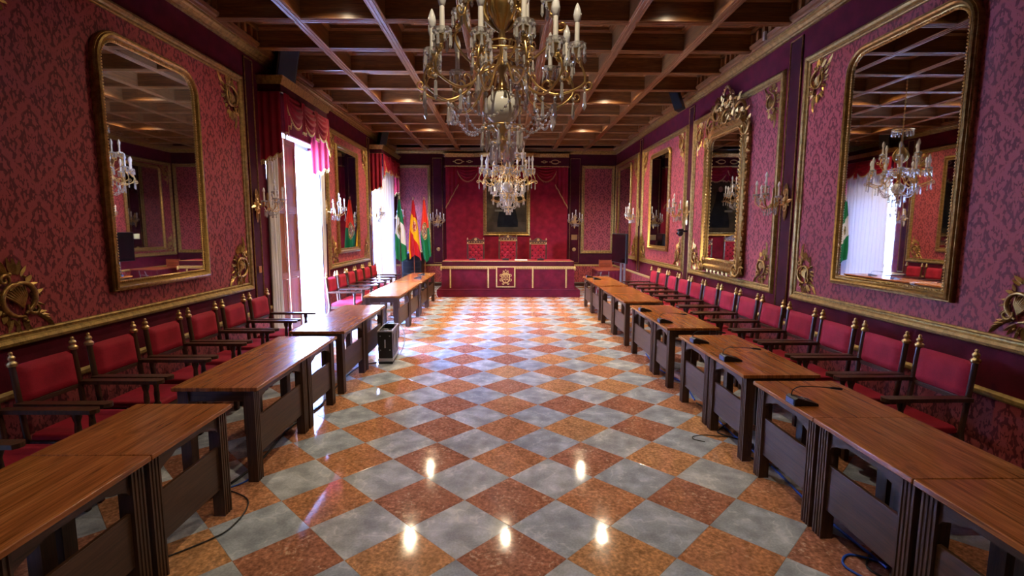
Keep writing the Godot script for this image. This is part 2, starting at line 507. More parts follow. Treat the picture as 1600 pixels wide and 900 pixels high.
func make_materials() -> void:
	var wood := wood_tex()
	var vel := velvet_tex()
	var gilt := gilt_tex()
	var m: StandardMaterial3D
	m = mat("damask", Color(1, 1, 1), 0.72); m.albedo_texture = damask_tex(); m.uv1_scale = Vector3(1.0 / 0.53, 1.0 / 0.72, 1)
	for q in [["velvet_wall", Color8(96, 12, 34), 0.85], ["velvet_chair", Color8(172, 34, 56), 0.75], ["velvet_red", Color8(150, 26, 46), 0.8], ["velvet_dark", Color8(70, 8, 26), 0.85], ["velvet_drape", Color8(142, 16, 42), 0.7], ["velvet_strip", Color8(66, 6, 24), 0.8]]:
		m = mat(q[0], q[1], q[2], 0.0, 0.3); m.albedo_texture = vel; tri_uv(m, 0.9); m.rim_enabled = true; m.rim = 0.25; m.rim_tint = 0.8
	for q in [["wood_top", Color8(184, 124, 74), 0.22], ["wood_leg", Color8(84, 62, 50), 0.42], ["wood_chair", Color8(84, 58, 48), 0.34], ["wood_ceiling", Color8(144, 104, 66), 0.32], ["wood_coffer", Color8(166, 120, 78), 0.32], ["wood_shutter", Color8(146, 92, 56), 0.4], ["wood_dark", Color8(60, 34, 28), 0.35], ["wood_desk", Color8(170, 92, 66), 0.4]]:
		m = mat(q[0], q[1], q[2]); m.albedo_texture = wood; m.uv1_scale = Vector3(0.4, 1.8, 1)
	m = mat("gold", Color(1, 0.97, 0.9), 0.36, 0.8); m.albedo_texture = gilt; tri_uv(m, 2.2)
	m = mat("gold_old", Color(0.95, 0.95, 0.88), 0.45, 0.6); m.albedo_texture = gilt; tri_uv(m, 1.7)
	m = mat("gold_bright", Color8(204, 172, 112), 0.28, 0.95)
	m = mat("brass", Color8(214, 186, 128), 0.28, 1.0)
	m = mat("gold_thread", Color8(206, 172, 104), 0.6, 0.35); m.albedo_texture = vel; tri_uv(m, 6.0)
	m = mat("mirror", Color(0.76, 0.77, 0.78), 0.015, 1.0)
	m = mat("porcelain", Color8(232, 234, 230), 0.16)
	m = mat("candle", Color8(236, 236, 234), 0.4)
	m = mat("bulb", Color8(236, 240, 246), 0.12)
	m = mat("crystal", Color(0.98, 0.99, 1.0, 0.28), 0.02); m.refraction_enabled = true; m.refraction_scale = 0.06
	m = mat("window_glass", Color(0.95, 0.98, 1.0, 0.08), 0.02); m.transparency = BaseMaterial3D.TRANSPARENCY_ALPHA
	m = mat("white_paint", Color8(206, 208, 216), 0.45)
	m = mat("sash_paint", Color8(116, 120, 140), 0.4)
	m = mat("sheer", Color8(226, 226, 228), 0.9); m.backlight_enabled = true; m.backlight = Color(0.26, 0.26, 0.28)
	m = mat("lined_drape", Color8(216, 216, 216), 0.9); m.backlight_enabled = true; m.backlight = Color(0.05, 0.05, 0.05)
	m = mat("white_drape", Color8(206, 203, 196), 0.9)
	m = mat("black_plastic", Color8(20, 20, 23), 0.42)
	m = mat("black_metal", Color8(28, 28, 30), 0.35, 0.4)
	m = mat("screen", Color8(8, 8, 10), 0.12)
	m = mat("grey_metal", Color8(150, 152, 158), 0.35, 0.8)
	m = mat("steel_edge", Color8(196, 198, 204), 0.3, 0.9)
	m = mat("blue_lit_plastic", Color8(88, 118, 190), 0.4)  # bluish light on the microphone back plates, put into the colour
	m = mat("paper", Color8(236, 236, 232), 0.8)
	m = mat("cable_black", Color8(24, 24, 28), 0.5)
	m = mat("cable_blue", Color8(36, 92, 208), 0.45)
	m = mat("cable_grey", Color8(176, 178, 184), 0.5)
	m = mat("plaster_out", Color8(226, 220, 208), 0.9)
	m = mat("stone_out", Color8(176, 172, 164), 0.9)
	m = mat("grout", Color8(176, 168, 160), 0.5)
	m = mat("lamp_trim", Color8(210, 205, 195), 0.4)
	m = mat("lamp_glow", Color(1.0, 0.9, 0.75), 0.5); m.emission_enabled = true; m.emission = Color(1.0, 0.92, 0.8); m.emission_energy_multiplier = 4.0
	m = mat("tile_grey", Color(1, 1, 1), 1.0)
	var wr := wear_rough(0.035, 0.12, 61)
	for k in 2:
		m = mat("tile_grey_%d" % k, Color(1, 1, 1) if k == 0 else Color(0.93, 0.95, 0.98), 1.0); m.albedo_texture = grey_marble(100 + k * 10); m.roughness_texture = wr; m.uv1_scale = Vector3(0.8, 0.8, 1)
	var bases := [Color8(202, 142, 104), Color8(184, 126, 102), Color8(210, 156, 110)]
	for k in 3:
		m = mat("tile_rust_%d" % k, Color(1, 1, 1), 1.0); m.albedo_texture = rust_marble(200 + k * 10, bases[k], [0.7, 1.4, 0.4][k]); m.roughness_texture = wr; m.uv1_scale = Vector3(0.8, 0.8, 1)
# ---------------------------------------------------------------- the hall
const TD := 0.643      # diagonal of a floor tile
const TX := 0.0392     # a tile corner
const TZ := 3.0325

func seen(p: Vector3, cam: Camera3D, margin := 1.06) -> bool:
	var q := cam.transform.affine_inverse() * p
	if q.z > -0.4: return false
	var k := tan(deg_to_rad(cam.fov * 0.5))
	return absf(q.y / -q.z) < k * margin and absf(q.x / -q.z) < k * margin * 16.0 / 9.0

func tile_mesh(u: Vector2) -> ArrayMesh:
	var mb := MB.new()
	tile_into(mb, Vector3.ZERO, u)
	return mb.commit()

func tile_into(mb: MB, at: Vector3, u: Vector2) -> void:
	var r := TD * 0.5 - 0.0016
	var b := 0.001
	var top := []
	var low := []
	var uv := []
	for k in 4:
		var a := Vector3(cos(PI / 2 * k), 0, sin(PI / 2 * k))
		top.append(at + a * (r - b))
		low.append(at + a * r + Vector3(0, -0.003, 0))
		uv.append(u + Vector2(a.x, a.z) * 0.32)
	mb.quad(top[0], top[1], top[2], top[3], Vector3.UP, uv[0], uv[1], uv[2], uv[3])
	for k in 4:
		var j := (k + 1) % 4
		var nn := (Vector3(cos(PI / 2 * k + PI / 4), 0, sin(PI / 2 * k + PI / 4)) * 0.5 + Vector3.UP).normalized()
		mb.quad(top[k], top[j], low[j], low[k], nn, uv[k], uv[j], uv[j], uv[k])

func build_floor(cam: Camera3D) -> void:
	var fl := struct("floor")
	var g := MB.new()
	g.box(V((XL + XR) / 2, -0.104, (DB + DE) / 2), Vector3(XR - XL + 0.7, 0.2, DE - DB + 0.7))
	part("joint_bed", g, M.grout, fl)
	var meshes := []
	var rng := RandomNumberGenerator.new()
	rng.seed = 7
	for k in 10: meshes.append(tile_mesh(Vector2(rng.randf(), rng.randf())))
	var cells := []
	for i in range(-8, 8):
		for j in range(-11, 24):
			for h in 2:
				var x := TX + (i + (0.5 if h == 0 else 0.0)) * TD
				var d := TZ + (j + (0.0 if h == 0 else 0.5)) * TD
				if x < XL - 0.3 or x > XR + 0.3 or d < DB - 0.2 or d > DE + 0.2: continue
				cells.append([x, d, h])
	cells.sort_custom(func(a, b): return a[1] < b[1] if a[1] != b[1] else a[0] < b[0])
	var rest := [MB.new(), MB.new()]
	var made := 0
	for c in cells:
		var vis := false
		for o in [Vector2(0, 0), Vector2(0.3, 0), Vector2(-0.3, 0), Vector2(0, 0.3), Vector2(0, -0.3)]:
			if seen(V(c[0] + o.x, 0, c[1] + o.y), cam): vis = true
		var inside: bool = c[0] > XL + 0.3 and c[0] < XR - 0.3
		if vis and inside and made < 300 and absf(c[0]) < 3.3:
			var mm: String = "tile_grey_%d" % (rng.randi() % 2) if c[2] == 0 else "tile_rust_%d" % [0, 0, 1, 2, 1][rng.randi() % 5]
			part("tile", meshes[rng.randi() % 10], M[mm], fl, V(c[0], 0, c[1]), Vector3(0, PI / 2 * (rng.randi() % 4), 0))
			made += 1
		else:
			tile_into(rest[c[2]], V(c[0], 0, c[1]), Vector2(rng.randf(), rng.randf()))
	var am := ArrayMesh.new()
	rest[0].add_to(am); rest[1].add_to(am)
	am.surface_set_material(0, M.tile_grey_0)
	am.surface_set_material(1, M.tile_rust_0)
	var far := MeshInstance3D.new()
	far.name = "far_tiles"
	far.mesh = am
	far.set_meta("kind", "stuff")
	fl.add_child(far)

func build_ceiling() -> void:
	var ce := struct("ceiling")
	var s := MB.new()
	s.box(V((XL + XR) / 2, YP + 0.16, (DB + DE) / 2), Vector3(XR - XL + 0.7, 0.2, DE - DB + 0.7), 0.0, 0)
	part("ceiling_boards", s, M.wood_ceiling, ce)
	# coffer panel with a raised moulding, seen from below
	var cx := []
	for k in 7: cx.append(0.03 + (k - 3) * 1.025)
	var cd := []
	var d0 := 6.5 - 1.01 * 10
	for k in 22: cd.append(d0 + 1.01 * k)
	var pm := MB.new()
	pm.xf = Transform3D(Basis(Vector3(1, 0, 0), Vector3(0, 0, 1), Vector3(0, -1, 0)), Vector3.ZERO)
	pm.box(Vector3(0, 0, -0.02), Vector3(1.02, 1.0, 0.03), 0.0, 0)
	pm.loop(rect(-0.24, -0.24, 0.24, 0.24), [Vector2(0, 0), Vector2(0, 0.02), Vector2(0.02, 0.035), Vector2(0.045, 0.03), Vector2(0.06, 0.012), Vector2(0.08, 0.0)])
	pm.loop(rect(-0.40, -0.40, 0.40, 0.40), [Vector2(0, 0), Vector2(0.005, 0.03), Vector2(0.03, 0.05), Vector2(0.06, 0.06), Vector2(0.07, 0.075), Vector2(0.10, 0.08)])
	var pmm := pm.commit()
	for x in cx:
		for d in cd:
			if d + 0.5 > DE or d < DB: continue
			part("coffer_panel", pmm, M.wood_coffer, ce, V(x, YP, d + 0.505))
	# beams: a fillet under a stepped soffit, a roll on each side
	var w := 0.058
	var pr := PackedVector2Array([Vector2(-w, 0.3), Vector2(-w, 0.03), Vector2(-w - 0.008, 0.026), Vector2(-w - 0.008, 0.012), Vector2(-w + 0.004, 0.006), Vector2(-w + 0.016, 0.008), Vector2(-w + 0.024, 0.0), Vector2(-0.012, 0.0), Vector2(-0.007, 0.006), Vector2(0.007, 0.006), Vector2(0.012, 0.0), Vector2(w - 0.024, 0.0), Vector2(w - 0.016, 0.008), Vector2(w - 0.004, 0.006), Vector2(w + 0.008, 0.012), Vector2(w + 0.008, 0.026), Vector2(w, 0.03), Vector2(w, 0.3)])
	for k in 6:
		var x: float = 0.03 + (k - 2.5) * 1.025
		var b := MB.new()
		b.uo = Vector2(k * 1.7, k * 0.37)
		b.ext(pr, V(0, 0, DB), V(0, 0, DE), Vector3.RIGHT, Vector3.UP)
		part("long_beam", b, M.wood_ceiling, ce, V(x, YB, 0))
	for k in cd.size():
		if cd[k] < DB or cd[k] > DE - 0.1: continue
		var b := MB.new()
		b.uo = Vector2(k * 2.3, k * 0.29)
		b.ext(pr, V(XL, 0, 0), V(XR, 0, 0), Vector3(0, 0, 1), Vector3.UP)
		part("cross_beam", b, M.wood_ceiling, ce, V(0, YB + 0.004, cd[k]))
	# wall friezes inside the outer coffers, with dentil blocks
	var dm := MB.new()
	dm.box(Vector3.ZERO, Vector3(0.05, 0.13, 0.06), 0.006)
	var dmm := dm.commit()
	for sd in [-1, 1]:
		var X: float = XL if sd < 0 else XR
		var fz := MB.new()
		fz.box(V(X - sd * 0.05, 4.56, (DB + DE) / 2), Vector3(0.1, 0.32, DE - DB), 0.0)
		fz.box(V(X - sd * 0.13, 4.665, (DB + DE) / 2), Vector3(0.07, 0.05, DE - DB), 0.012)
		var f := part("frieze_board", fz, M.wood_ceiling, ce)
		var d := 3.4
		while d < 15.5:
			part("dentil", dmm, M.wood_coffer, ce, V(X - sd * 0.12, 4.565, d))
			d += 0.168

func cornice_profile() -> PackedVector2Array:   # x = out of the wall, y = height
	return PackedVector2Array([Vector2(0, 4.295), Vector2(0.03, 4.30), Vector2(0.035, 4.32), Vector2(0.05, 4.325), Vector2(0.07, 4.355), Vector2(0.095, 4.37), Vector2(0.10, 4.395), Vector2(0, 4.395)])

func wood_cornice_profile() -> PackedVector2Array:
	return PackedVector2Array([Vector2(0, 4.395), Vector2(0.115, 4.395), Vector2(0.125, 4.42), Vector2(0.15, 4.43), Vector2(0.165, 4.47), Vector2(0.15, 4.485), Vector2(0, 4.485)])

func build_walls() -> void:
	var top := 4.95
	# left wall with its two window openings
	var wl := struct("wall_left")
	var mb := MB.new()
	for s in [[DB - 0.3, 1.25, 0.0, top], [1.25, 2.95, 3.3, top], [2.95, 7.78, 0.0, top], [7.78, 10.05, 3.45, top], [10.05, 13.85, 0.0, top], [13.85, 15.65, 3.3, top], [15.65, DE + 0.3, 0.0, top]]:
		mb.box(V(XL - 0.175, (s[2] + s[3]) / 2, (s[0] + s[1]) / 2), Vector3(0.35, s[3] - s[2], s[1] - s[0]))
	part("wall_face", mb, M.velvet_wall, wl)
	var wr := struct("wall_right")
	mb = MB.new()
	mb.box(V(XR + 0.175, top / 2, (DB + DE) / 2), Vector3(0.35, top, DE - DB + 0.6))
	part("wall_face", mb, M.velvet_wall, wr)
	var we := struct("wall_end")
	mb = MB.new()
	mb.box(V((XL + XR) / 2, top / 2, DE + 0.15), Vector3(XR - XL, top, 0.3))
	part("wall_face", mb, M.velvet_dark, we)
	var wb := struct("wall_back")
	mb = MB.new()
	mb.box(V((XL + XR) / 2, top / 2, DB - 0.15), Vector3(XR - XL, top, 0.3))
	part("wall_face", mb, M.velvet_wall, wb)
	# painted window reveals
	for o in [[7.78, 10.05, 3.45], [13.85, 15.65, 3.3], [1.25, 2.95, 3.3]]:
		mb = MB.new()
		mb.box(V(XL - 0.18, o[2] - 0.01, (o[0] + o[1]) / 2), Vector3(0.34, 0.02, o[1] - o[0]))
		part("window_soffit", mb, M.white_paint, wl)
		mb = MB.new()
		mb.box(V(XL - 0.18, o[2] / 2, o[0] + 0.01), Vector3(0.34, o[2], 0.02))
		mb.box(V(XL - 0.18, o[2] / 2, o[1] - 0.01), Vector3(0.34, o[2], 0.02))
		part("window_reveal", mb, M.velvet_wall, wl)
	# cornices
	var k := 1
	for e in [["left", XL, 1.0], ["right", XR, -1.0]]:
		var tr := struct("trim_%d" % k); k += 1
		mb = MB.new(); mb.ext(cornice_profile(), V(e[1], 0, DB), V(e[1], 0, DE), Vector3(e[2], 0, 0), Vector3.UP)
		part("gilt_cornice", mb, M.gold_old, tr)
		mb = MB.new(); mb.ext(wood_cornice_profile(), V(e[1], 0, DB), V(e[1], 0, DE), Vector3(e[2], 0, 0), Vector3.UP)
		part("wood_cornice", mb, M.wood_ceiling, tr)
	for e in [[DE, 1.0], [DB, -1.0]]:
		var tr := struct("trim_%d" % k); k += 1
		mb = MB.new(); mb.ext(cornice_profile(), V(XL, 0, e[0]), V(XR, 0, e[0]), Vector3(0, 0, e[1]), Vector3.UP)
		part("gilt_cornice", mb, M.gold_old, tr)
		mb = MB.new(); mb.ext(wood_cornice_profile(), V(XL, 0, e[0]), V(XR, 0, e[0]), Vector3(0, 0, e[1]), Vector3.UP)
		part("wood_cornice", mb, M.wood_ceiling, tr)
	# dado: damask below a braid, velvet above it
	var db := PackedVector2Array([Vector2(0, 0.655), Vector2(0.012, 0.66), Vector2(0.022, 0.675), Vector2(0.022, 0.70), Vector2(0.012, 0.715), Vector2(0, 0.72)])
	var bb := PackedVector2Array([Vector2(0, 0), Vector2(0.03, 0), Vector2(0.03, 0.10), Vector2(0.018, 0.125), Vector2(0, 0.13)])
	for e in [["left", wl, [[DB, 1.23], [2.97, 7.76], [10.08, 13.82], [15.68, DE]]], ["right", wr, [[DB, DE]]]]:
		var bs := struct("baseboard_" + e[0])
		for r in e[2]:
			var X: float = XL if e[0] == "left" else XR
			var sx: float = 1.0 if e[0] == "left" else -1.0
			mb = MB.new(); mb.box(V(X + sx * 0.004, 0.33, (r[0] + r[1]) / 2), Vector3(0.008, 0.66, r[1] - r[0]), 0.0, 2)
			part("dado_damask", mb, M.damask, e[1])
			mb = MB.new(); mb.ext(db, V(X, 0, r[0]), V(X, 0, r[1]), Vector3(sx, 0, 0), Vector3.UP)
			part("dado_braid", mb, M.gold_thread, e[1])
			mb = MB.new(); mb.ext(bb, V(X, 0, r[0]), V(X, 0, r[1]), Vector3(sx, 0, 0), Vector3.UP)
			part("skirting", mb, M.wood_dark, bs)
	var be := struct("baseboard_end")
	mb = MB.new(); mb.box(V((XL + XR) / 2, 0.33, DE - 0.004), Vector3(XR - XL, 0.66, 0.008), 0.0, 0)
	part("dado_damask", mb, M.damask, we)
	mb = MB.new(); mb.ext(db, V(XL, 0, DE), V(XR, 0, DE), Vector3(0, 0, 1), Vector3.UP)
	part("dado_braid", mb, M.gold_thread, we)
	mb = MB.new(); mb.ext(bb, V(XL, 0, DE), V(XR, 0, DE), Vector3(0, 0, 1), Vector3.UP)
	part("skirting", mb, M.wood_dark, be)

# rocaille corner ornament, about w wide and h tall, growing from the corner at the origin to +x, -y
func rocaille(w: float, h: float, s: int) -> ArrayMesh:
	var mb := MB.new()
	var r := RandomNumberGenerator.new()
	r.seed = s
	var k := minf(w, h)
	var c := Vector2(w * 0.40, -h * 0.40)
	# cartouche: two facing C-scrolls with shell ribs between them
	mb.scroll(c + Vector2(-0.02, 0.0) * k, k * 0.34, k * 0.20, PI * 0.45, 0.60, k * 0.05, k * 0.03, 0.026, 6)
	mb.scroll(c + Vector2(0.03, -0.02) * k, k * 0.32, k * 0.18, PI * 0.42, -0.62, k * 0.05, k * 0.03, 0.026, 6)
	mb.scroll(c + Vector2(0.26, 0.22) * k, k * 0.12, k * 0.03, PI * 1.2, -1.2, k * 0.035, k * 0.018, 0.03)
	mb.scroll(c + Vector2(-0.22, -0.30) * k, k * 0.11, k * 0.03, PI * 0.2, -1.2, k * 0.035, k * 0.018, 0.03)
	for i in 9:
		var a := -PI * 0.62 + (i - 4) * 0.13
		var p0 := c + Vector2(0.10, 0.20) * k
		mb.tube([Vector3(p0.x, p0.y, 0.018), Vector3(p0.x + cos(a) * k * 0.22, p0.y + sin(a) * k * 0.22, 0.036), Vector3(p0.x + cos(a) * k * 0.42, p0.y + sin(a) * k * 0.42, 0.014)], [k * 0.012, k * 0.022, k * 0.014], 5)
	# leaves bursting out all round, longest to the top right and down the frame
	for i in 26:
		var a := TAU * i / 26.0 + r.randf_range(-0.12, 0.12)
		var along := maxf(absf(cos(a - 0.55)), absf(cos(a + PI * 0.6)))
		var p := c + Vector2(cos(a) * w * 0.27, sin(a) * h * 0.30)
		mb.leaf(p, a + r.randf_range(-0.7, 0.7), k * lerpf(0.12, 0.30, along * along), k * r.randf_range(0.035, 0.06), 0.008, 0.8)
	for i in 5:
		mb.leaf(Vector2(w * (0.72 + 0.05 * i), -h * (0.14 - 0.02 * i)), 0.4 + 0.25 * (i - 2), k * 0.22, k * 0.045, 0.008, 0.8)
		mb.leaf(Vector2(w * (0.22 - 0.02 * i), -h * (0.72 + 0.05 * i)), -1.7 + 0.25 * (i - 2), k * 0.24, k * 0.045, 0.008, 0.8)
	for i in 18:
		var a := r.randf() * TAU
		mb.ball(Vector3(c.x + cos(a) * w * 0.30 * r.randf_range(0.8, 1.2), c.y + sin(a) * h * 0.34 * r.randf_range(0.8, 1.2), 0.02), Vector3.ONE * k * r.randf_range(0.018, 0.04), 6, 4)
	return mb.commit()

const PANEL := [Vector2(0, 0.004), Vector2(0.004, 0.022), Vector2(0.016, 0.028), Vector2(0.026, 0.018), Vector2(0.040, 0.018), Vector2(0.052, 0.036), Vector2(0.075, 0.046), Vector2(0.095, 0.042), Vector2(0.105, 0.024), Vector2(0.112, 0.0)]

# gilded wall frame round a damask panel. lo..hi: left and right edge along the wall as one faces it
func wall_panel(side: String, a: float, b: float, y0: float, y1: float, label: String, orn: ArrayMesh, corners := [1, 1, 1, 1]) -> Node3D:
	var mid := (a + b) / 2
	var wdt := absf(b - a)
	var t := on_wall(side, mid)
	var o := thing("wall_frame", label, "wall frame", Vector3.ZERO, 0.0, "gilded frames round the damask panels")
	o.transform = t
	var w := 0.112
	var x := wdt / 2 - w
	var mb := MB.new()
	mb.loop(rect(-x, y0 + w, x, y1 - w), PANEL)
	part("moulding", mb, M.gold_old, o)
	mb = MB.new()
	mb.uo = Vector2(mid, 0)
	mb.box(Vector3(0, (y0 + y1) / 2, 0.004), Vector3(2 * x + 0.01, y1 - y0 - 2 * w + 0.01, 0.008), 0.0, 0)
	part("damask_panel", mb, M.damask, o)
	if orn:
		var at := [Vector3(-x + 0.03, y1 - w - 0.03, 0.008), Vector3(x - 0.03, y1 - w - 0.03, 0.008), Vector3(-x + 0.03, y0 + w + 0.03, 0.008), Vector3(x - 0.03, y0 + w + 0.03, 0.008)]
		var sc := [Vector3(1, 1, 1), Vector3(-1, 1, 1), Vector3(1, -1, 1), Vector3(-1, -1, 1)]
		for k in 4:
			if corners[k]:
				var q := part("corner_ornament", orn, M.gold, o, at[k])
				q.scale = sc[k]
	return o

var strips := 0
func strip(side: String, mid: float, wdt: float, y0: float, y1: float, label: String, m := "velvet_strip") -> Node3D:
	strips += 1
	var o := struct("trim_%d" % (strips + 4))
	o.set_meta("label", label)
	o.transform = on_wall(side, mid)
	var mb := MB.new()
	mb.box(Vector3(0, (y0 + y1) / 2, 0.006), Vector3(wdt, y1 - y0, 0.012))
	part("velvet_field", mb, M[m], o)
	mb = MB.new()
	var x := wdt / 2 - 0.018
	mb.loop(rect(-x, y0 + 0.018, x, y1 - 0.018), [Vector2(0, 0.012), Vector2(0.003, 0.022), Vector2(0.009, 0.026), Vector2(0.015, 0.022), Vector2(0.018, 0.0)])
	part("gilt_edge", mb, M.gold, o)
	return o

func wall_mirror(side: String, mid: float, wdt: float, y0: float, y1: float, r: float, fw: float, th: float, label: String, beads := false) -> Node3D:
	var o := thing("wall_mirror", label, "mirror", Vector3.ZERO, 0.0, "gilt framed mirrors on the walls")
	o.transform = on_wall(side, mid)
	o.translate_object_local(Vector3(0, 0, 0.01))
	var x := wdt / 2 - fw
	var path := round_top(-x, y0 + fw, x, y1 - fw, r) if r > 0.0 else rect(-x, y0 + fw, x, y1 - fw)
	var mb := MB.new()
	mb.loop(path, [Vector2(-0.004, th * 0.42), Vector2(0.004, th * 0.55), Vector2(0.012, th * 0.55), Vector2(0.02, th * 0.42), Vector2(fw * 0.34, th * 0.5), Vector2(fw * 0.46, th * 0.85), Vector2(fw * 0.62, th * 1.0), Vector2(fw * 0.78, th * 0.92), Vector2(fw * 0.86, th * 0.7), Vector2(fw * 0.92, th * 0.7), Vector2(fw, th * 0.5), Vector2(fw, 0.0)], r > 0.0)
	part("frame", mb, M.gold, o)
	mb = MB.new()
	var ix := Geometry2D.triangulate_polygon(path)
	var z := th * 0.40
	for k in range(0, ix.size(), 3):
		mb.tri(Vector3(path[ix[k]].x, path[ix[k]].y, z), Vector3(path[ix[k + 1]].x, path[ix[k + 1]].y, z), Vector3(path[ix[k + 2]].x, path[ix[k + 2]].y, z), Vector3.BACK, Vector3.BACK, Vector3.BACK)
	part("mirror_glass", mb, M.mirror, o)
	mb = MB.new()
	mb.box(Vector3(0, (y0 + y1) / 2 - r * 0.5, th * 0.18), Vector3(2 * x, y1 - y0 - 2 * fw - r, th * 0.34))
	part("backing_board", mb, M.wood_dark, o)
	if beads:
		mb = MB.new()
		var m := path.size()
		for i in m:
			var a := path[i]
			var b := path[(i + 1) % m]
			var k := maxi(1, int(a.distance_to(b) / 0.026))
			for q in k:
				var p := a.lerp(b, float(q) / k)
				var cen := Vector2(0, (y0 + y1) / 2)
				p += (p - cen).normalized() * 0.010
				mb.ball(Vector3(p.x, p.y, th * 0.58), Vector3(0.009, 0.009, 0.008), 5, 3)
		part("beading", mb, M.gold_bright, o)
	return o

# the carved mirror with a crest
func ornate_mirror() -> void:
	var o := thing("ornate_mirror", "tall mirror in a carved gilt frame with openwork crest on right wall", "mirror", Vector3.ZERO)
	o.transform = on_wall("right", 8.33)
	o.translate_object_local(Vector3(0, 0, 0.012))
	var x := 0.58
	var y0 := 1.40
	var y1 := 3.42
	var path := round_top(-x, y0, x, y1, 0.12)
	var mb := MB.new()
	mb.loop(path, [Vector2(-0.004, 0.045), Vector2(0.01, 0.07), Vector2(0.03, 0.075), Vector2(0.05, 0.06), Vector2(0.10, 0.06), Vector2(0.13, 0.09), Vector2(0.16, 0.095), Vector2(0.19, 0.07), Vector2(0.20, 0.04), Vector2(0.20, 0.0)], true)
	part("frame", mb, M.gold, o)
	mb = MB.new()
	var ix := Geometry2D.triangulate_polygon(path)
	for k in range(0, ix.size(), 3):
		mb.tri(Vector3(path[ix[k]].x, path[ix[k]].y, 0.04), Vector3(path[ix[k + 1]].x, path[ix[k + 1]].y, 0.04), Vector3(path[ix[k + 2]].x, path[ix[k + 2]].y, 0.04), Vector3.BACK, Vector3.BACK, Vector3.BACK)
	part("mirror_glass", mb, M.mirror, o)
	mb = MB.new()
	mb.box(Vector3(0, (y0 + y1) / 2, 0.015), Vector3(2 * x, y1 - y0 - 0.2, 0.03))
	part("backing_board", mb, M.wood_dark, o)
	# leaf beading along the inner and outer edge
	mb = MB.new()
	var edge := MB.new()
	var m := path.size()
	for i in m:
		var a := path[i]
		var b := path[(i + 1) % m]
		var e := (b - a)
		var nn := Vector2(e.y, -e.x).normalized()
		var k := maxi(1, int(a.distance_to(b) / 0.058))
		for q in k:
			var p := a.lerp(b, (q + 0.5) / k)
			mb.xf = Transform3D(Basis(Vector3(0, 0, 1), e.angle() + 0.7), Vector3(p.x + nn.x * 0.03, p.y + nn.y * 0.03, 0.075))
			mb.ball(Vector3.ZERO, Vector3(0.026, 0.014, 0.018), 6, 4)
		k = maxi(1, int(a.distance_to(b) / 0.075))
		for q in k:
			var p := a.lerp(b, (q + 0.5) / k)
			edge.leaf(Vector2(p.x, p.y) + nn * 0.19, e.angle() + (0.9 if q % 2 == 0 else -0.4) - PI * 0.25, 0.07, 0.022, 0.055, 0.8)
			edge.ball(Vector3(p.x + nn.x * 0.205, p.y + nn.y * 0.205, 0.05), Vector3(0.018, 0.018, 0.02), 6, 4)
	part("leaf_beading", mb, M.gold_bright, o)
	part("carved_edge", edge, M.gold, o)
	# feet
	for sx in [-1.0, 1.0]:
		mb = MB.new()
		mb.xf = Transform3D(Basis.from_scale(Vector3(sx, 1, 1)), Vector3(sx * (x + 0.10), y0 - 0.10, 0.02))
		mb.scroll(Vector2(0.0, -0.02), 0.13, 0.03, 0.3, -1.4, 0.032, 0.012, 0.06)
		mb.scroll(Vector2(-0.06, -0.08), 0.08, 0.02, 0.0, 1.4, 0.024, 0.01, 0.06)
		for i in 9:
			mb.leaf(Vector2(0.03, 0.02), i * 0.7, 0.16, 0.035, 0.03, 0.8)
		part("carved_foot", mb, M.gold, o)
	# crest: scrolls and leaves heaped into an arch, a curl at the top
	var r := RandomNumberGenerator.new()
	r.seed = 5
	mb = MB.new()
	for sx in [-1.0, 1.0]:
		mb.xf = Transform3D(Basis.from_scale(Vector3(sx, 1, 1)), Vector3(0, y1 + 0.14, 0.05))
		mb.scroll(Vector2(0.52, 0.10), 0.22, 0.05, -0.6, 1.3, 0.035, 0.014, 0.02)
		mb.scroll(Vector2(0.25, 0.24), 0.20, 0.05, PI, -1.4, 0.035, 0.012, 0.03)
		mb.scroll(Vector2(0.70, -0.15), 0.14, 0.03, 0.8, -1.3, 0.03, 0.012, 0.01)
		mb.scroll(Vector2(0.10, 0.10), 0.16, 0.04, 0.4, 1.2, 0.03, 0.012, 0.04)
		mb.scroll(Vector2(0.74, -0.42), 0.10, 0.02, 1.2, 1.4, 0.024, 0.01, 0.0)
		for i in 46:
			var a := r.randf_range(0.0, PI * 0.5)
			var q := sqrt(r.randf())
			var p := Vector2(cos(a) * 0.74 * q, sin(a) * 0.50 * q - 0.02)
			mb.leaf(p, a + r.randf_range(-1.3, 1.3), r.randf_range(0.07, 0.15), r.randf_range(0.016, 0.034), r.randf_range(0.0, 0.05), 0.9)
			if i % 2 == 0: mb.ball(Vector3(p.x, p.y, r.randf_range(0.02, 0.06)), Vector3.ONE * r.randf_range(0.014, 0.032), 6, 4)
		for i in 16:
			mb.leaf(Vector2(0.72 + r.randf_range(-0.03, 0.06), -0.05 - i * 0.035), r.randf_range(-1.0, 1.6), 0.09, 0.024, 0.0, 0.9)
	part("crest", mb, M.gold, o)
	mb = MB.new()
	mb.xf = Transform3D(Basis.IDENTITY, Vector3(0.06, y1 + 0.60, 0.07))
	mb.scroll(Vector2(-0.02, 0.02), 0.13, 0.09, -0.3, 0.62, 0.022, 0.014, 0.0, 6)
	for i in 9:
		var a := -0.3 + i * 0.43
		mb.ball(Vector3(-0.02 + cos(a) * 0.125, 0.02 + sin(a) * 0.125, 0.012), Vector3.ONE * 0.018, 6, 4)
	part("crest_curl", mb, M.gold_bright, o)
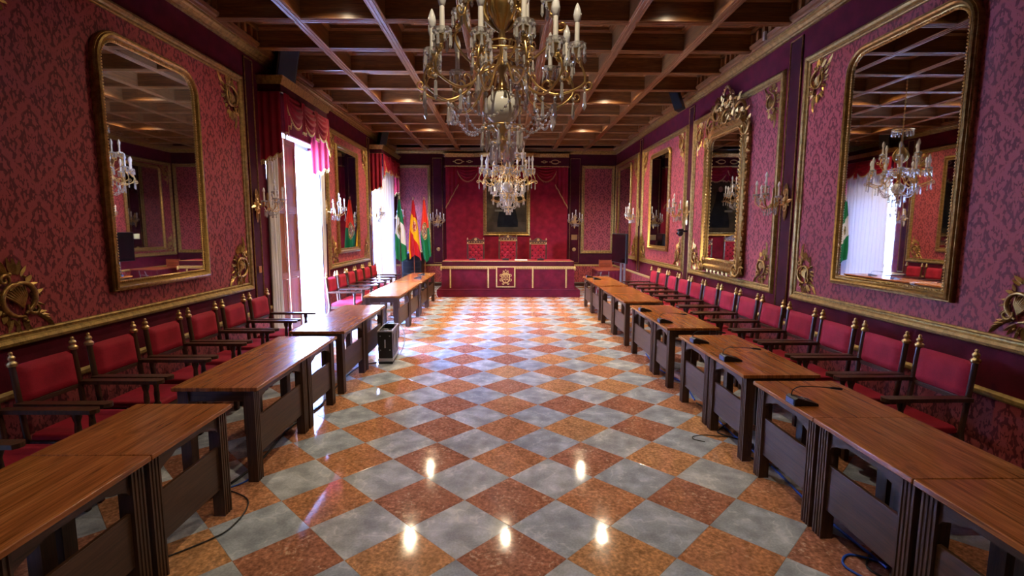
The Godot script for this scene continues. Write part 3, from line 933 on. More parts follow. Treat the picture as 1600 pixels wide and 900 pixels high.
# ---------------------------------------------------------------- chandeliers and sconces
func crystal(L: float, w: float) -> ArrayMesh:        # faceted drop hanging from the origin, with its small top bead
	var mb := MB.new()
	mb.lathe([Vector2(0.0, 0.0), Vector2(w * 0.55, -w * 0.6), Vector2(w * 0.55, -w * 1.0), Vector2(0.001, -w * 1.7)], 6, Vector3.ZERO, true)
	mb.lathe([Vector2(0.001, -w * 1.6), Vector2(w * 0.42, -w * 2.0), Vector2(w * 0.5, -L * 0.72), Vector2(w * 0.62, -L * 0.82), Vector2(0.0, -L)], 6, Vector3.ZERO, true)
	return mb.commit()

func bobeche(r: float) -> ArrayMesh:                  # scalloped glass dish
	var mb := MB.new()
	mb.lathe([Vector2(r * 0.15, 0.0), Vector2(r * 0.55, r * 0.05), Vector2(r * 0.85, r * 0.25), Vector2(r, r * 0.55), Vector2(r * 0.94, r * 0.50), Vector2(r * 0.78, r * 0.30), Vector2(r * 0.5, r * 0.14), Vector2(r * 0.15, r * 0.1)], 24, Vector3.ZERO, false, 8, 0.09)
	return mb.commit()

func candle_mesh(h: float, r: float) -> ArrayMesh:
	var mb := MB.new()
	mb.lathe([Vector2(0.0, 0.0), Vector2(r * 1.25, 0.0), Vector2(r * 1.15, 0.012), Vector2(r, 0.02), Vector2(r * 0.92, h), Vector2(0.0, h)], 10)
	return mb.commit()

func bulb_mesh(h: float, r: float) -> ArrayMesh:
	var mb := MB.new()
	mb.lathe([Vector2(r * 0.45, 0.0), Vector2(r * 0.7, h * 0.06), Vector2(r * 0.98, h * 0.28), Vector2(r, h * 0.4), Vector2(r * 0.82, h * 0.62), Vector2(r * 0.45, h * 0.85), Vector2(r * 0.12, h * 0.98), Vector2(0.0, h)], 12)
	return mb.commit()

func cup_mesh(r: float) -> ArrayMesh:
	var mb := MB.new()
	mb.lathe([Vector2(r * 0.3, -r * 1.6), Vector2(r * 0.5, -r * 1.5), Vector2(r * 0.35, -r * 1.1), Vector2(r * 0.9, -r * 0.5), Vector2(r * 1.1, 0.0), Vector2(r * 0.6, r * 0.15), Vector2(0.0, r * 0.15)], 12, Vector3.ZERO, false, 6, 0.12)
	return mb.commit()

func curve_pts(c: Array, k: int) -> Array:            # smooth curve through the given points
	var cv := Curve3D.new()
	for i in c.size():
		var a: Vector3 = c[maxi(i - 1, 0)]
		var b: Vector3 = c[mini(i + 1, c.size() - 1)]
		var tg := (b - a) / 6.0
		cv.add_point(c[i], -tg, tg)
	var out := []
	var L := cv.get_baked_length()
	for i in k + 1: out.append(cv.sample_baked(L * i / k, true))
	return out

func chandelier(label: String, at: Vector3, rod: float) -> Node3D:
	var o := thing("chandelier", label, "chandelier", at, 0.0, "crystal chandeliers down the middle of the hall")
	var mb := MB.new()
	mb.ball(Vector3.ZERO, Vector3.ONE * 0.104, 28, 18)
	part("globe", mb, M.porcelain, o)
	mb = MB.new()
	mb.lathe([Vector2(0.0, -0.27), Vector2(0.012, -0.265), Vector2(0.02, -0.25), Vector2(0.01, -0.235), Vector2(0.028, -0.21), Vector2(0.036, -0.19), Vector2(0.02, -0.17), Vector2(0.022, -0.15), Vector2(0.045, -0.125), Vector2(0.06, -0.10), Vector2(0.045, -0.085)], 14, Vector3.ZERO, false, 6, 0.06)
	part("finial", mb, M.gold_bright, o)
	mb = MB.new()
	mb.lathe([Vector2(0.045, 0.094), Vector2(0.05, 0.104), Vector2(0.03, 0.12), Vector2(0.016, 0.15), Vector2(0.018, 0.20), Vector2(0.045, 0.235), Vector2(0.03, 0.27), Vector2(0.014, 0.33), Vector2(0.022, 0.42), Vector2(0.014, 0.45), Vector2(0.05, 0.49), Vector2(0.085, 0.56), Vector2(0.088, 0.62), Vector2(0.06, 0.68), Vector2(0.03, 0.72), Vector2(0.04, 0.75), Vector2(0.02, 0.80), Vector2(0.015, 1.02)], 16)
	for k in 6:
		var a := TAU * k / 6
		mb.tube(curve_pts([Vector3(cos(a) * 0.03, 0.45, sin(a) * 0.03), Vector3(cos(a) * 0.10, 0.53, sin(a) * 0.10), Vector3(cos(a) * 0.105, 0.62, sin(a) * 0.105), Vector3(cos(a) * 0.05, 0.72, sin(a) * 0.05)], 8), [0.006, 0.012, 0.017, 0.02, 0.02, 0.018, 0.014, 0.01, 0.006], 6)
	part("stem", mb, M.gold_bright, o)
	var long := crystal(0.145, 0.021)
	var mid := crystal(0.105, 0.018)
	var short_ := crystal(0.075, 0.015)
	var bob := bobeche(0.052)
	var can := candle_mesh(0.135, 0.0145)
	var bul := bulb_mesh(0.11, 0.0235)
	var cup := cup_mesh(0.024)
	# arms: twelve low and wide, six high and narrow
	for tier in 2:
		var nn: int = [12, 6][tier]
		for k in nn:
			var a: float = TAU * (k + (0.5 if tier == 0 else 0.15)) / nn
			var wob := 0.02 if k % 2 == 0 else -0.015
			var R: float = [0.435, 0.27][tier] + wob
			var ytop: float = [0.29, 0.57][tier] + wob
			var arm := MB.new()
			var c2: Array
			if tier == 0:
				c2 = [Vector3(0.045, 0.24, 0), Vector3(0.14, 0.20 + wob, 0), Vector3(0.23, 0.09 + wob, 0), Vector3(0.35, 0.04 + wob, 0), Vector3(R + 0.045, 0.11, 0), Vector3(R + 0.035, 0.20, 0), Vector3(R, ytop - 0.045, 0)]
			else:
				c2 = [Vector3(0.03, 0.30, 0), Vector3(0.12, 0.26, 0), Vector3(0.22, 0.30, 0), Vector3(R + 0.035, 0.42, 0), Vector3(R, ytop - 0.045, 0)]
			arm.tube(curve_pts(c2, 18), 0.0072, 6)
			arm.scroll(Vector2(R * 0.62, [0.12, 0.33][tier]), 0.034, 0.010, PI * 1.2, -0.8, 0.007, 0.004, 0.0)
			arm.scroll(Vector2(R + 0.07, [0.10, 0.46][tier]), 0.035, 0.008, PI, 1.2, 0.007, 0.003, 0.0)
			for i in 8:                                # rosette under the cup, facing outwards
				arm.ball(Vector3(R + 0.024, ytop - 0.075 + sin(i * TAU / 8) * 0.019, cos(i * TAU / 8) * 0.019), Vector3(0.008, 0.0095, 0.0095), 6, 4)
			arm.tube([Vector3(R, ytop - 0.06, 0), Vector3(R + 0.026, ytop - 0.075, 0)], [0.012, 0.016], 8)
			var p := part("arm", arm, M.gold_bright, o, Vector3.ZERO, Vector3(0, -a, 0))
			var tip := Vector3(R, ytop, 0)
			part("cup", cup, M.gold_bright, p, tip)
			part("glass_dish", bob, M.crystal, p, tip)
			part("candle", can, M.candle, p, tip + Vector3(0, 0.01, 0))
			part("bulb", bul, M.bulb, p, tip + Vector3(0, 0.145, 0))
			for i in 8:
				var b := TAU * (i + 0.5) / 8
				part("prism", mid if i % 2 else short_, M.crystal, p, tip + Vector3(cos(b) * 0.049, 0.022, sin(b) * 0.049))
			if tier == 0:
				part("prism", long, M.crystal, p, Vector3(R + 0.05, 0.10, 0))
				part("prism", long, M.crystal, p, Vector3(0.33, 0.035 + wob, 0))
				part("prism", mid, M.crystal, p, Vector3(0.21, 0.10 + wob, 0))
	# lower ring and its drops
	for rr in [[0.125, -0.115, 12, long], [0.07, -0.20, 8, long], [0.13, 0.36, 10, long], [0.19, 0.30, 10, mid]]:
		mb = MB.new()
		var pts := []
		for i in 24: pts.append(Vector3(cos(TAU * i / 24) * rr[0], rr[1], sin(TAU * i / 24) * rr[0]))
		mb.tube(pts, 0.005, 5, true)
		for i in 4: mb.tube([Vector3(cos(TAU * i / 4) * 0.03, rr[1] - 0.01, sin(TAU * i / 4) * 0.03), Vector3(cos(TAU * i / 4) * rr[0], rr[1], sin(TAU * i / 4) * rr[0])], 0.004, 5)
		part("ring", mb, M.gold_bright, o)
		for i in rr[2]:
			var a: float = TAU * (i + 0.3) / rr[2]
			part("prism", rr[3], M.crystal, o, Vector3(cos(a) * rr[0], rr[1], sin(a) * rr[0]))
	# bead chains from the arms to the lower ring and between the arms
	for k in 6:
		var a0 := TAU * (k * 2 + 0.5) / 12
		var a1 := TAU * (k * 2 + 2.5) / 12
		for kind in 2:
			var A := Vector3(cos(a0) * 0.33, 0.03, sin(a0) * 0.33)
			var B := Vector3(cos(a0 + 0.1) * 0.125, -0.115, sin(a0 + 0.1) * 0.125) if kind == 0 else Vector3(cos(a1) * 0.33, 0.03, sin(a1) * 0.33)
			mb = MB.new()
			var n := 11 if kind == 0 else 15
			var thread := []
			for i in n + 1:
				var f := float(i) / n
				var q := A.lerp(B, f) - Vector3(0, [0.10, 0.14][kind] * 4.0 * f * (1.0 - f), 0)
				mb.ball(q, Vector3.ONE * 0.0095, 7, 4)
				thread.append(q)
			mb.tube(thread, 0.002, 4)
			part("bead_chain", mb, M.crystal, o)
	# crown of drops and the chain up to the ceiling
	mb = MB.new()
	var cp := []
	for i in 24: cp.append(Vector3(cos(TAU * i / 24) * 0.16, 1.04, sin(TAU * i / 24) * 0.16))
	mb.tube(cp, 0.010, 6, true)
	for i in 6: mb.tube([Vector3(0, 1.02, 0), Vector3(cos(TAU * i / 6) * 0.16, 1.04, sin(TAU * i / 6) * 0.16)], 0.005, 5)
	part("crown_ring", mb, M.gold_bright, o)
	for i in 16:
		var a := TAU * i / 16
		part("prism", mid, M.crystal, o, Vector3(cos(a) * 0.16, 1.03, sin(a) * 0.16))
	mb = MB.new()
	mb.tube([Vector3(0, 1.0, 0), Vector3(0, rod, 0)], 0.007, 6)
	var y := 1.1
	while y < rod - 0.05:
		mb.ball(Vector3(0, y, 0), Vector3(0.016, 0.02, 0.016), 6, 4)
		y += 0.06
	part("chain", mb, M.gold_bright, o)
	mb = MB.new()
	mb.lathe([Vector2(0.0, rod - 0.09), Vector2(0.02, rod - 0.08), Vector2(0.05, rod - 0.03), Vector2(0.07, rod), Vector2(0.0, rod)], 14)
	part("ceiling_rose", mb, M.gold_bright, o)
	return o

func sconce(label: String, t: Transform3D) -> Node3D:
	var o := thing("wall_sconce", label, "wall sconce", Vector3.ZERO, 0.0, "crystal candle sconces on the walls")
	o.transform = t
	sconce_parts(o)
	return o

func sconce_parts(o: Node3D) -> void:
	var mb := MB.new()
	mb.scroll(Vector2(0, 0.10), 0.06, 0.015, -1.0, 1.5, 0.014, 0.006, 0.02)
	mb.scroll(Vector2(0, -0.10), 0.05, 0.012, 2.0, -1.5, 0.013, 0.006, 0.02)
	for i in 8: mb.leaf(Vector2(0, -0.02), i * 0.785 + 0.2, 0.15 if i % 2 == 0 else 0.09, 0.028, 0.012, 0.7)
	mb.leaf(Vector2(0, 0.08), PI / 2, 0.14, 0.04, 0.015, 0.7)
	mb.leaf(Vector2(0, -0.10), -PI / 2, 0.16, 0.035, 0.015, 0.7)
	mb.ball(Vector3(0, 0, 0.03), Vector3(0.035, 0.05, 0.025), 8, 6)
	mb.tube([Vector3(0, 0, 0.02), Vector3(0, -0.02, 0.09), Vector3(0, -0.01, 0.17)], 0.010, 6)
	mb.lathe([Vector2(0.0, -0.10), Vector2(0.018, -0.085), Vector2(0.012, -0.05), Vector2(0.028, -0.02), Vector2(0.022, 0.02), Vector2(0.012, 0.06), Vector2(0.018, 0.10), Vector2(0.010, 0.16)], 10, Vector3(0, 0, 0.18))
	part("back_plate", mb, M.gold_bright, o)
	var mid := crystal(0.10, 0.017)
	var short_ := crystal(0.07, 0.014)
	var bob := bobeche(0.046)
	var can := candle_mesh(0.12, 0.012)
	var bul := bulb_mesh(0.072, 0.018)
	var cup := cup_mesh(0.02)
	for q in [[-1.35, 0.22, 0.02], [-0.62, 0.20, 0.06], [0.0, 0.10, 0.16], [0.62, 0.20, 0.06], [1.35, 0.22, 0.02]]:
		var R: float = q[1]
		var tip := Vector3(R, q[2], 0)
		mb = MB.new()
		mb.tube(curve_pts([Vector3(0.015, -0.03, 0), Vector3(R * 0.45, -0.10, 0), Vector3(R * 0.9, -0.06, 0), Vector3(R * 1.06, q[2] - 0.08, 0), Vector3(R, q[2] - 0.03, 0)], 12), 0.006, 6)
		var arm := part("arm", mb, M.gold_bright, o, Vector3(0, 0, 0.18), Vector3(0, q[0] - PI / 2, 0))
		part("cup", cup, M.gold_bright, arm, tip)
		part("glass_dish", bob, M.crystal, arm, tip)
		part("candle", can, M.candle, arm, tip + Vector3(0, 0.01, 0))
		part("bulb", bul, M.bulb, arm, tip + Vector3(0, 0.13, 0))
		for i in 5:
			var b := TAU * (i + 0.5) / 5
			part("prism", mid if i % 2 else short_, M.crystal, arm, tip + Vector3(cos(b) * 0.043, 0.018, sin(b) * 0.043))
		part("prism", mid, M.crystal, arm, Vector3(R * 0.5, -0.10, 0))
	for i in 6:
		var b := TAU * i / 6
		part("prism", mid, M.crystal, o, Vector3(cos(b) * 0.045, -0.08, 0.18 + sin(b) * 0.045))
	for sx in [-1.0, 1.0]:
		mb = MB.new()
		var thread := []
		for i in 10:
			var f := i / 9.0
			thread.append(Vector3(sx * lerpf(0.02, 0.17, f), -0.09 - 0.06 * 4.0 * f * (1.0 - f), 0.22 + 0.03 * f))
			mb.ball(thread[i], Vector3.ONE * 0.008, 6, 4)
		mb.tube(thread, 0.002, 4)
		part("bead_chain", mb, M.crystal, o)

# lamp set in a coffer panel
func downlight(label: String, at: Vector3, energy: float) -> void:
	var o := thing("recessed_downlight", label, "ceiling light", at, 0.0, "lamps recessed in the coffers")
	var mb := MB.new()
	mb.lathe([Vector2(0.045, 0.0), Vector2(0.07, 0.0), Vector2(0.07, -0.015), Vector2(0.062, -0.02), Vector2(0.05, -0.012), Vector2(0.045, 0.0)], 20)
	part("trim_ring", mb, M.lamp_trim, o)
	mb = MB.new()
	mb.lathe([Vector2(0.0, -0.010), Vector2(0.03, -0.009), Vector2(0.046, -0.004)], 16)
	part("lamp_face", mb, M.lamp_glow, o)
	var l := SpotLight3D.new()
	l.name = "lamp_light"
	l.light_color = Color(1.0, 0.90, 0.75)
	l.light_energy = energy
	l.light_size = 0.02
	l.spot_angle = 74.0
	l.spot_range = 30.0
	l.spot_attenuation = 2.0
	l.spot_angle_attenuation = 1.0
	l.shadow_enabled = true
	o.add_child(l)
	l.rotation.x = -PI / 2
	l.position = Vector3(0, -0.07, 0)
# ---------------------------------------------------------------- tables, chairs, microphones
func fluted(w: float, h: float) -> PackedVector2Array:   # leg section, flutes on the face at -y
	var p := PackedVector2Array([Vector2(-w / 2, h / 2), Vector2(-w / 2, -h / 2)])
	var k := 3
	var s := w / (k * 2 + 1)
	for i in k:
		var x := -w / 2 + s * (1 + 2 * i)
		p.append(Vector2(x, -h / 2)); p.append(Vector2(x + s * 0.2, -h / 2 + 0.006)); p.append(Vector2(x + s * 0.8, -h / 2 + 0.006)); p.append(Vector2(x + s, -h / 2))
	p.append(Vector2(w / 2, -h / 2)); p.append(Vector2(w / 2, h / 2))
	return p

# table against the aisle: local x along the hall (length), local -z faces the aisle, width 0.63
func table(label: String, group: String, aisle_x: float, sx: float, d0: float, d1: float, i: int) -> Node3D:
	var L := d1 - d0
	var W := 0.63
	var o := thing("council_table", label, "table", V(aisle_x + sx * W / 2, 0, (d0 + d1) / 2), PI / 2 if sx < 0 else -PI / 2, group)
	# local: x = along hall, +z... turned so that local z points to the aisle
	var uo := Vector2(i * 0.77, i * 0.31)
	var mb := MB.new(); mb.uo = uo
	mb.box(Vector3(0, 0.724, 0), Vector3(L - 0.004, 0.032, W), 0.006, 0)
	part("table_top", mb, M.wood_top, o)
	var lw := 0.085
	var ld := 0.075
	for ex in [-1.0, 1.0]:
		for ez in [-1.0, 1.0]:
			mb = MB.new(); mb.uo = uo + Vector2(ex, ez)
			var hx: float = ex * (L / 2 - 0.02 - lw / 2)
			var hz: float = ez * (W / 2 - 0.035 - ld / 2)
			mb.ext(fluted(lw, ld), Vector3(hx, 0, hz), Vector3(hx, 0.708, hz), Vector3(1, 0, 0), Vector3(0, 0, -ez))
			part("leg", mb, M.wood_leg, o)
	# scalloped aprons on the long sides
	var xi := L / 2 - 0.02 - lw
	for ez in [-1.0, 1.0]:
		var pr := PackedVector2Array([Vector2(-xi, 0.708), Vector2(-xi, 0.575)])
		for k in 9:
			var f := k / 8.0
			pr.append(Vector2(-xi + 0.02 + f * 0.13, 0.60 + 0.05 * smoothstep(0.0, 1.0, f) + 0.008 * sin(f * TAU)))
		for k in 9:
			var f := 1.0 - k / 8.0
			pr.append(Vector2(xi - 0.02 - f * 0.13, 0.60 + 0.05 * smoothstep(0.0, 1.0, f) + 0.008 * sin(f * TAU)))
		pr.append(Vector2(xi, 0.575)); pr.append(Vector2(xi, 0.708))
		mb = MB.new(); mb.uo = uo
		var z0: float = ez * (W / 2 - 0.05)
		mb.ext(pr, Vector3(0, 0, z0), Vector3(0, 0, z0 - ez * 0.022), Vector3(1, 0, 0), Vector3.UP)
		part("scalloped_apron", mb, M.wood_leg, o)
	for ex in [-1.0, 1.0]:
		mb = MB.new(); mb.uo = uo
		mb.box(Vector3(ex * (L / 2 - 0.05), 0.665, 0), Vector3(0.022, 0.086, W - 0.2), 0.003, 2)
		part("end_rail", mb, M.wood_leg, o)
	mb = MB.new(); mb.uo = uo
	mb.box(Vector3(0, 0.335, W / 2 - 0.065), Vector3(2 * xi + 0.004, 0.29, 0.022), 0.003, 0)
	part("modesty_panel", mb, M.wood_leg, o)
	return o

var chair_src: Node3D
func make_chair(label: String, group: String) -> Node3D:
	# local: +z to the front, x across
	var o := thing("armchair", label, "chair", Vector3.ZERO, 0.0, group)
	var mb: MB
	for sx in [-1.0, 1.0]:
		mb = MB.new()
		mb.tube([Vector3(sx * 0.245, 0, -0.06), Vector3(sx * 0.245, 0.45, 0.0), Vector3(sx * 0.245, 0.97, -0.05)], 0.026, 4)
		part("back_post", mb, M.wood_chair, o)
		mb = MB.new()
		mb.lathe([Vector2(0.03, 0.0), Vector2(0.034, 0.018), Vector2(0.026, 0.028), Vector2(0.014, 0.036), Vector2(0.022, 0.046), Vector2(0.025, 0.058), Vector2(0.018, 0.07), Vector2(0.009, 0.076), Vector2(0.014, 0.086), Vector2(0.009, 0.098), Vector2(0.0, 0.102)], 12, Vector3(sx * 0.245, 0.965, -0.05))
		part("brass_finial", mb, M.brass, o)
		mb = MB.new()
		mb.box(Vector3(sx * 0.262, 0.23, 0.47), Vector3(0.045, 0.46, 0.045), 0.006)
		mb.lathe([Vector2(0.024, 0.46), Vector2(0.03, 0.48), Vector2(0.018, 0.50), Vector2(0.022, 0.56), Vector2(0.017, 0.62), Vector2(0.028, 0.66), Vector2(0.028, 0.69)], 10, Vector3(sx * 0.262, 0, 0.47))
		part("front_leg", mb, M.wood_chair, o)
		mb = MB.new()
		var pr := PackedVector2Array()
		for k in 7: pr.append(Vector2(-0.042 + 0.084 * k / 6.0, 0.59 + 0.025 * sin(PI * k / 6.0)))
		pr.append(Vector2(0.036, 0.30)); pr.append(Vector2(0.034, -0.02)); pr.append(Vector2(-0.034, -0.02)); pr.append(Vector2(-0.036, 0.30))
		mb.ext(pr, Vector3(sx * 0.262, 0.688, 0), Vector3(sx * 0.262, 0.716, 0), Vector3(1, 0, 0), Vector3(0, 0, 1))
		part("armrest", mb, M.wood_chair, o)
		mb = MB.new()
		mb.box(Vector3(sx * 0.255, 0.16, 0.22), Vector3(0.03, 0.05, 0.48), 0.005)
		part("side_stretcher", mb, M.wood_chair, o)
	mb = MB.new()
	mb.box(Vector3(0, 0.27, 0.47), Vector3(0.48, 0.10, 0.022), 0.004)
	part("front_stretcher", mb, M.wood_chair, o)
	mb = MB.new()
	mb.box(Vector3(0, 0.41, 0.235), Vector3(0.50, 0.05, 0.47), 0.006)
	part("seat_frame", mb, M.wood_chair, o)
	mb = MB.new()
	mb.box(Vector3(0, 0.455, 0.245), Vector3(0.50, 0.07, 0.47), 0.028)
	part("seat_cushion", mb, M.velvet_chair, o)
	mb = MB.new()                                   # back panel, slightly hollow and padded
	mb.surf(10, 8, func(u, v):
		var x: float = lerpf(-0.235, 0.235, u)
		var e: float = minf(minf(u, 1.0 - u) / 0.08, minf(v, 1.0 - v) / 0.12)
		return Vector3(x, lerpf(0.965, 0.69, v), lerpf(-0.052, -0.026, v) + 0.034 * sqrt(clampf(e, 0.0, 1.0)) - 0.012 * sin(u * PI)))
	mb.surf(10, 8, func(u, v):
		var x: float = lerpf(-0.235, 0.235, u)
		var e: float = minf(minf(u, 1.0 - u) / 0.08, minf(v, 1.0 - v) / 0.12)
		return Vector3(x, lerpf(0.965, 0.69, v), lerpf(-0.052, -0.026, v) - 0.016 * sqrt(clampf(e, 0.0, 1.0)) - 0.012 * sin(u * PI)))
	part("back_panel", mb, M.velvet_chair, o)
	mb = MB.new()
	mb.box(Vector3(0, 0.68, -0.03), Vector3(0.47, 0.035, 0.025), 0.004)
	part("back_rail", mb, M.wood_chair, o)
	return o

func chair(label: String, group: String, x: float, d: float, turn: float) -> void:
	if chair_src == null:
		chair_src = make_chair(label, group)
		chair_src.position = V(x, 0, d); chair_src.rotation.y = turn
	else:
		var c := copy(chair_src, label, V(x, 0, d), turn)
		c.set_meta("group", group)

func microphone(label: String, at: Vector3, turn: float) -> void:
	# local: -z is the front where the lit back plate sits, the neck leans to +z (towards the speaker)
	var o := thing("desk_microphone", label, "microphone", at, turn, "gooseneck microphones on the tables")
	var mb := MB.new()
	mb.ext(PackedVector2Array([Vector2(-0.075, 0.0), Vector2(-0.07, 0.045), Vector2(-0.05, 0.055), Vector2(0.085, 0.016), Vector2(0.09, 0.0)]), Vector3(-0.055, 0, 0), Vector3(0.055, 0, 0), Vector3(0, 0, 1), Vector3.UP)
	part("base", mb, M.black_plastic, o)
	mb = MB.new()
	mb.box(Vector3(0, 0.024, -0.0755), Vector3(0.09, 0.034, 0.004), 0.001)
	part("rear_plate", mb, M.blue_lit_plastic, o)
	mb = MB.new()
	mb.tube(curve_pts([Vector3(0.02, 0.04, -0.055), Vector3(0.02, 0.085, -0.05), Vector3(0.01, 0.115, -0.01), Vector3(0.0, 0.118, 0.08), Vector3(0.0, 0.108, 0.20)], 14), 0.0035, 6)
	part("gooseneck", mb, M.black_metal, o)
	mb = MB.new()
	mb.tube([Vector3(0, 0.109, 0.19), Vector3(0, 0.106, 0.22), Vector3(0, 0.101, 0.262), Vector3(0, 0.099, 0.275)], [0.006, 0.0085, 0.009, 0.005], 8)
	part("capsule", mb, M.black_plastic, o)
	mb = MB.new()
	for k in 3: mb.box(Vector3(-0.025 + 0.025 * k, 0.036, 0.02), Vector3(0.014, 0.006, 0.01), 0.001)
	part("button", mb, M.grey_metal, o)

func cable(called: String, label: String, pts: Array, r: float, m: String) -> void:
	var mb := MB.new()
	mb.tube(curve_pts(pts, pts.size() * 8), r, 5)
	one(called, mb, M[m], label, "cable", Vector3.ZERO, 0.0, "cables on the floor")

func road_case() -> void:
	var o := thing("equipment_case", "small black equipment case with silver edges standing on the floor", "equipment case", V(-1.70, 0, 7.22), 0.06)
	var mb := MB.new()
	mb.box(Vector3(0, 0.018, 0), Vector3(0.205, 0.036, 0.56), 0.006)
	part("rubber_base", mb, M.black_plastic, o)
	mb = MB.new()
	mb.box(Vector3(0, 0.06, 0), Vector3(0.212, 0.046, 0.572), 0.004)
	part("lower_rim", mb, M.steel_edge, o)
	mb = MB.new()
	for e in [[Vector3(0, 0.27, 0.272), Vector3(0.2, 0.38, 0.012)], [Vector3(0, 0.27, -0.272), Vector3(0.2, 0.38, 0.012)], [Vector3(-0.095, 0.27, 0), Vector3(0.012, 0.38, 0.54)], [Vector3(0.095, 0.27, 0), Vector3(0.012, 0.38, 0.54)], [Vector3(0, 0.40, 0), Vector3(0.18, 0.01, 0.54)]]:
		mb.box(e[0], e[1], 0.004)
	part("shell", mb, M.black_plastic, o)
	mb = MB.new()
	for e in [[Vector3(0, 0.468, 0.272), Vector3(0.21, 0.02, 0.022)], [Vector3(0, 0.468, -0.272), Vector3(0.21, 0.02, 0.022)], [Vector3(-0.096, 0.468, 0), Vector3(0.02, 0.02, 0.56)], [Vector3(0.096, 0.468, 0), Vector3(0.02, 0.02, 0.56)]]:
		mb.box(e[0], e[1], 0.004)
	part("top_rim", mb, M.steel_edge, o)
	for ez in [-1.0, 1.0]:
		mb = MB.new()
		mb.tube(curve_pts([Vector3(-0.05, 0.472, ez * 0.265), Vector3(-0.035, 0.498, ez * 0.265), Vector3(0.035, 0.498, ez * 0.265), Vector3(0.05, 0.472, ez * 0.265)], 10), 0.007, 6)
		part("carry_handle", mb, M.steel_edge, o)
	mb = MB.new()
	mb.box(Vector3(0, 0.29, 0.281), Vector3(0.02, 0.12, 0.006), 0.002)
	part("front_handle", mb, M.steel_edge, o)
	for k in 4:
		mb = MB.new()
		mb.lathe([Vector2(0.0, 0.0), Vector2(0.008, 0.0), Vector2(0.006, 0.004), Vector2(0.0, 0.005)], 8)
		part("screw", mb, M.steel_edge, o, Vector3(-0.065 if k % 2 == 0 else 0.065, 0.40 if k < 2 else 0.20, 0.279), Vector3(PI / 2, 0, 0))
	for k in 2:
		mb = MB.new()
		mb.box(Vector3(0.103, 0.28 + 0.11 * (k - 0.5) * 0.0, -0.13 + 0.26 * k), Vector3(0.006, 0.26, 0.10), 0.003)
		part("side_latch", mb, M.black_metal, o)
	mb = MB.new()
	mb.tube(curve_pts([Vector3(0.05, 0.45, -0.25), Vector3(0.12, 0.47, -0.27), Vector3(0.19, 0.36, -0.24), Vector3(0.20, 0.18, -0.20), Vector3(0.14, 0.04, -0.12), Vector3(0.108, 0.03, -0.05)], 26), 0.005, 6)
	part("lead", mb, M.cable_grey, o)
# ---------------------------------------------------------------- drapery
func swag(mb: MB, A: Vector3, B: Vector3, drop: float, edge: float, out: Vector3, bulge: float) -> Array:
	var f := func(u: float, v: float) -> Vector3:
		var s := 4.0 * u * (1.0 - u)
		var p := A.lerp(B, u)
		p.y -= v * (edge + (drop - edge) * pow(s, 0.8))
		return p + out * (bulge * sin(minf(1.0, v * 1.1) * PI * 0.75) * (0.35 + 0.65 * s) + 0.016 * sin(v * TAU * 4.5 + 0.6) * s + 0.02)
	mb.surf(18, 22, f)
	var hem := []
	for i in 19: hem.append(f.call(i / 18.0, 1.0))
	return hem

func tail(mb: MB, A: Vector3, B: Vector3, la: float, lb: float, out: Vector3, folds: int, amp := 0.03) -> Array:
	var f := func(u: float, v: float) -> Vector3:
		var p := A.lerp(B, u)
		p.y -= v * (lerpf(la, lb, u) + 0.02 * sin(u * TAU * folds))
		return p + out * (amp * (0.5 + 0.5 * sin(u * TAU * folds)) * (0.6 + 0.4 * v) + 0.02)
	mb.surf(folds * 8, 6, f)
	var hem := []
	for i in folds * 8 + 1: hem.append(f.call(float(i) / (folds * 8), 1.0))
	return hem

func fringe(mb: MB, hem: Array, L := 0.05, step := 0.035) -> void:
	mb.tube(hem, 0.010, 5)
	var acc := 0.0
	for i in hem.size() - 1:
		var a: Vector3 = hem[i]
		var b: Vector3 = hem[i + 1]
		var dl := a.distance_to(b)
		while acc < dl:
			var p := a.lerp(b, acc / dl)
			mb.lathe([Vector2(0.0, -L), Vector2(0.009, -L * 0.95), Vector2(0.006, -L * 0.5), Vector2(0.008, -L * 0.35), Vector2(0.003, 0.0)], 5, p)
			acc += step
		acc -= dl

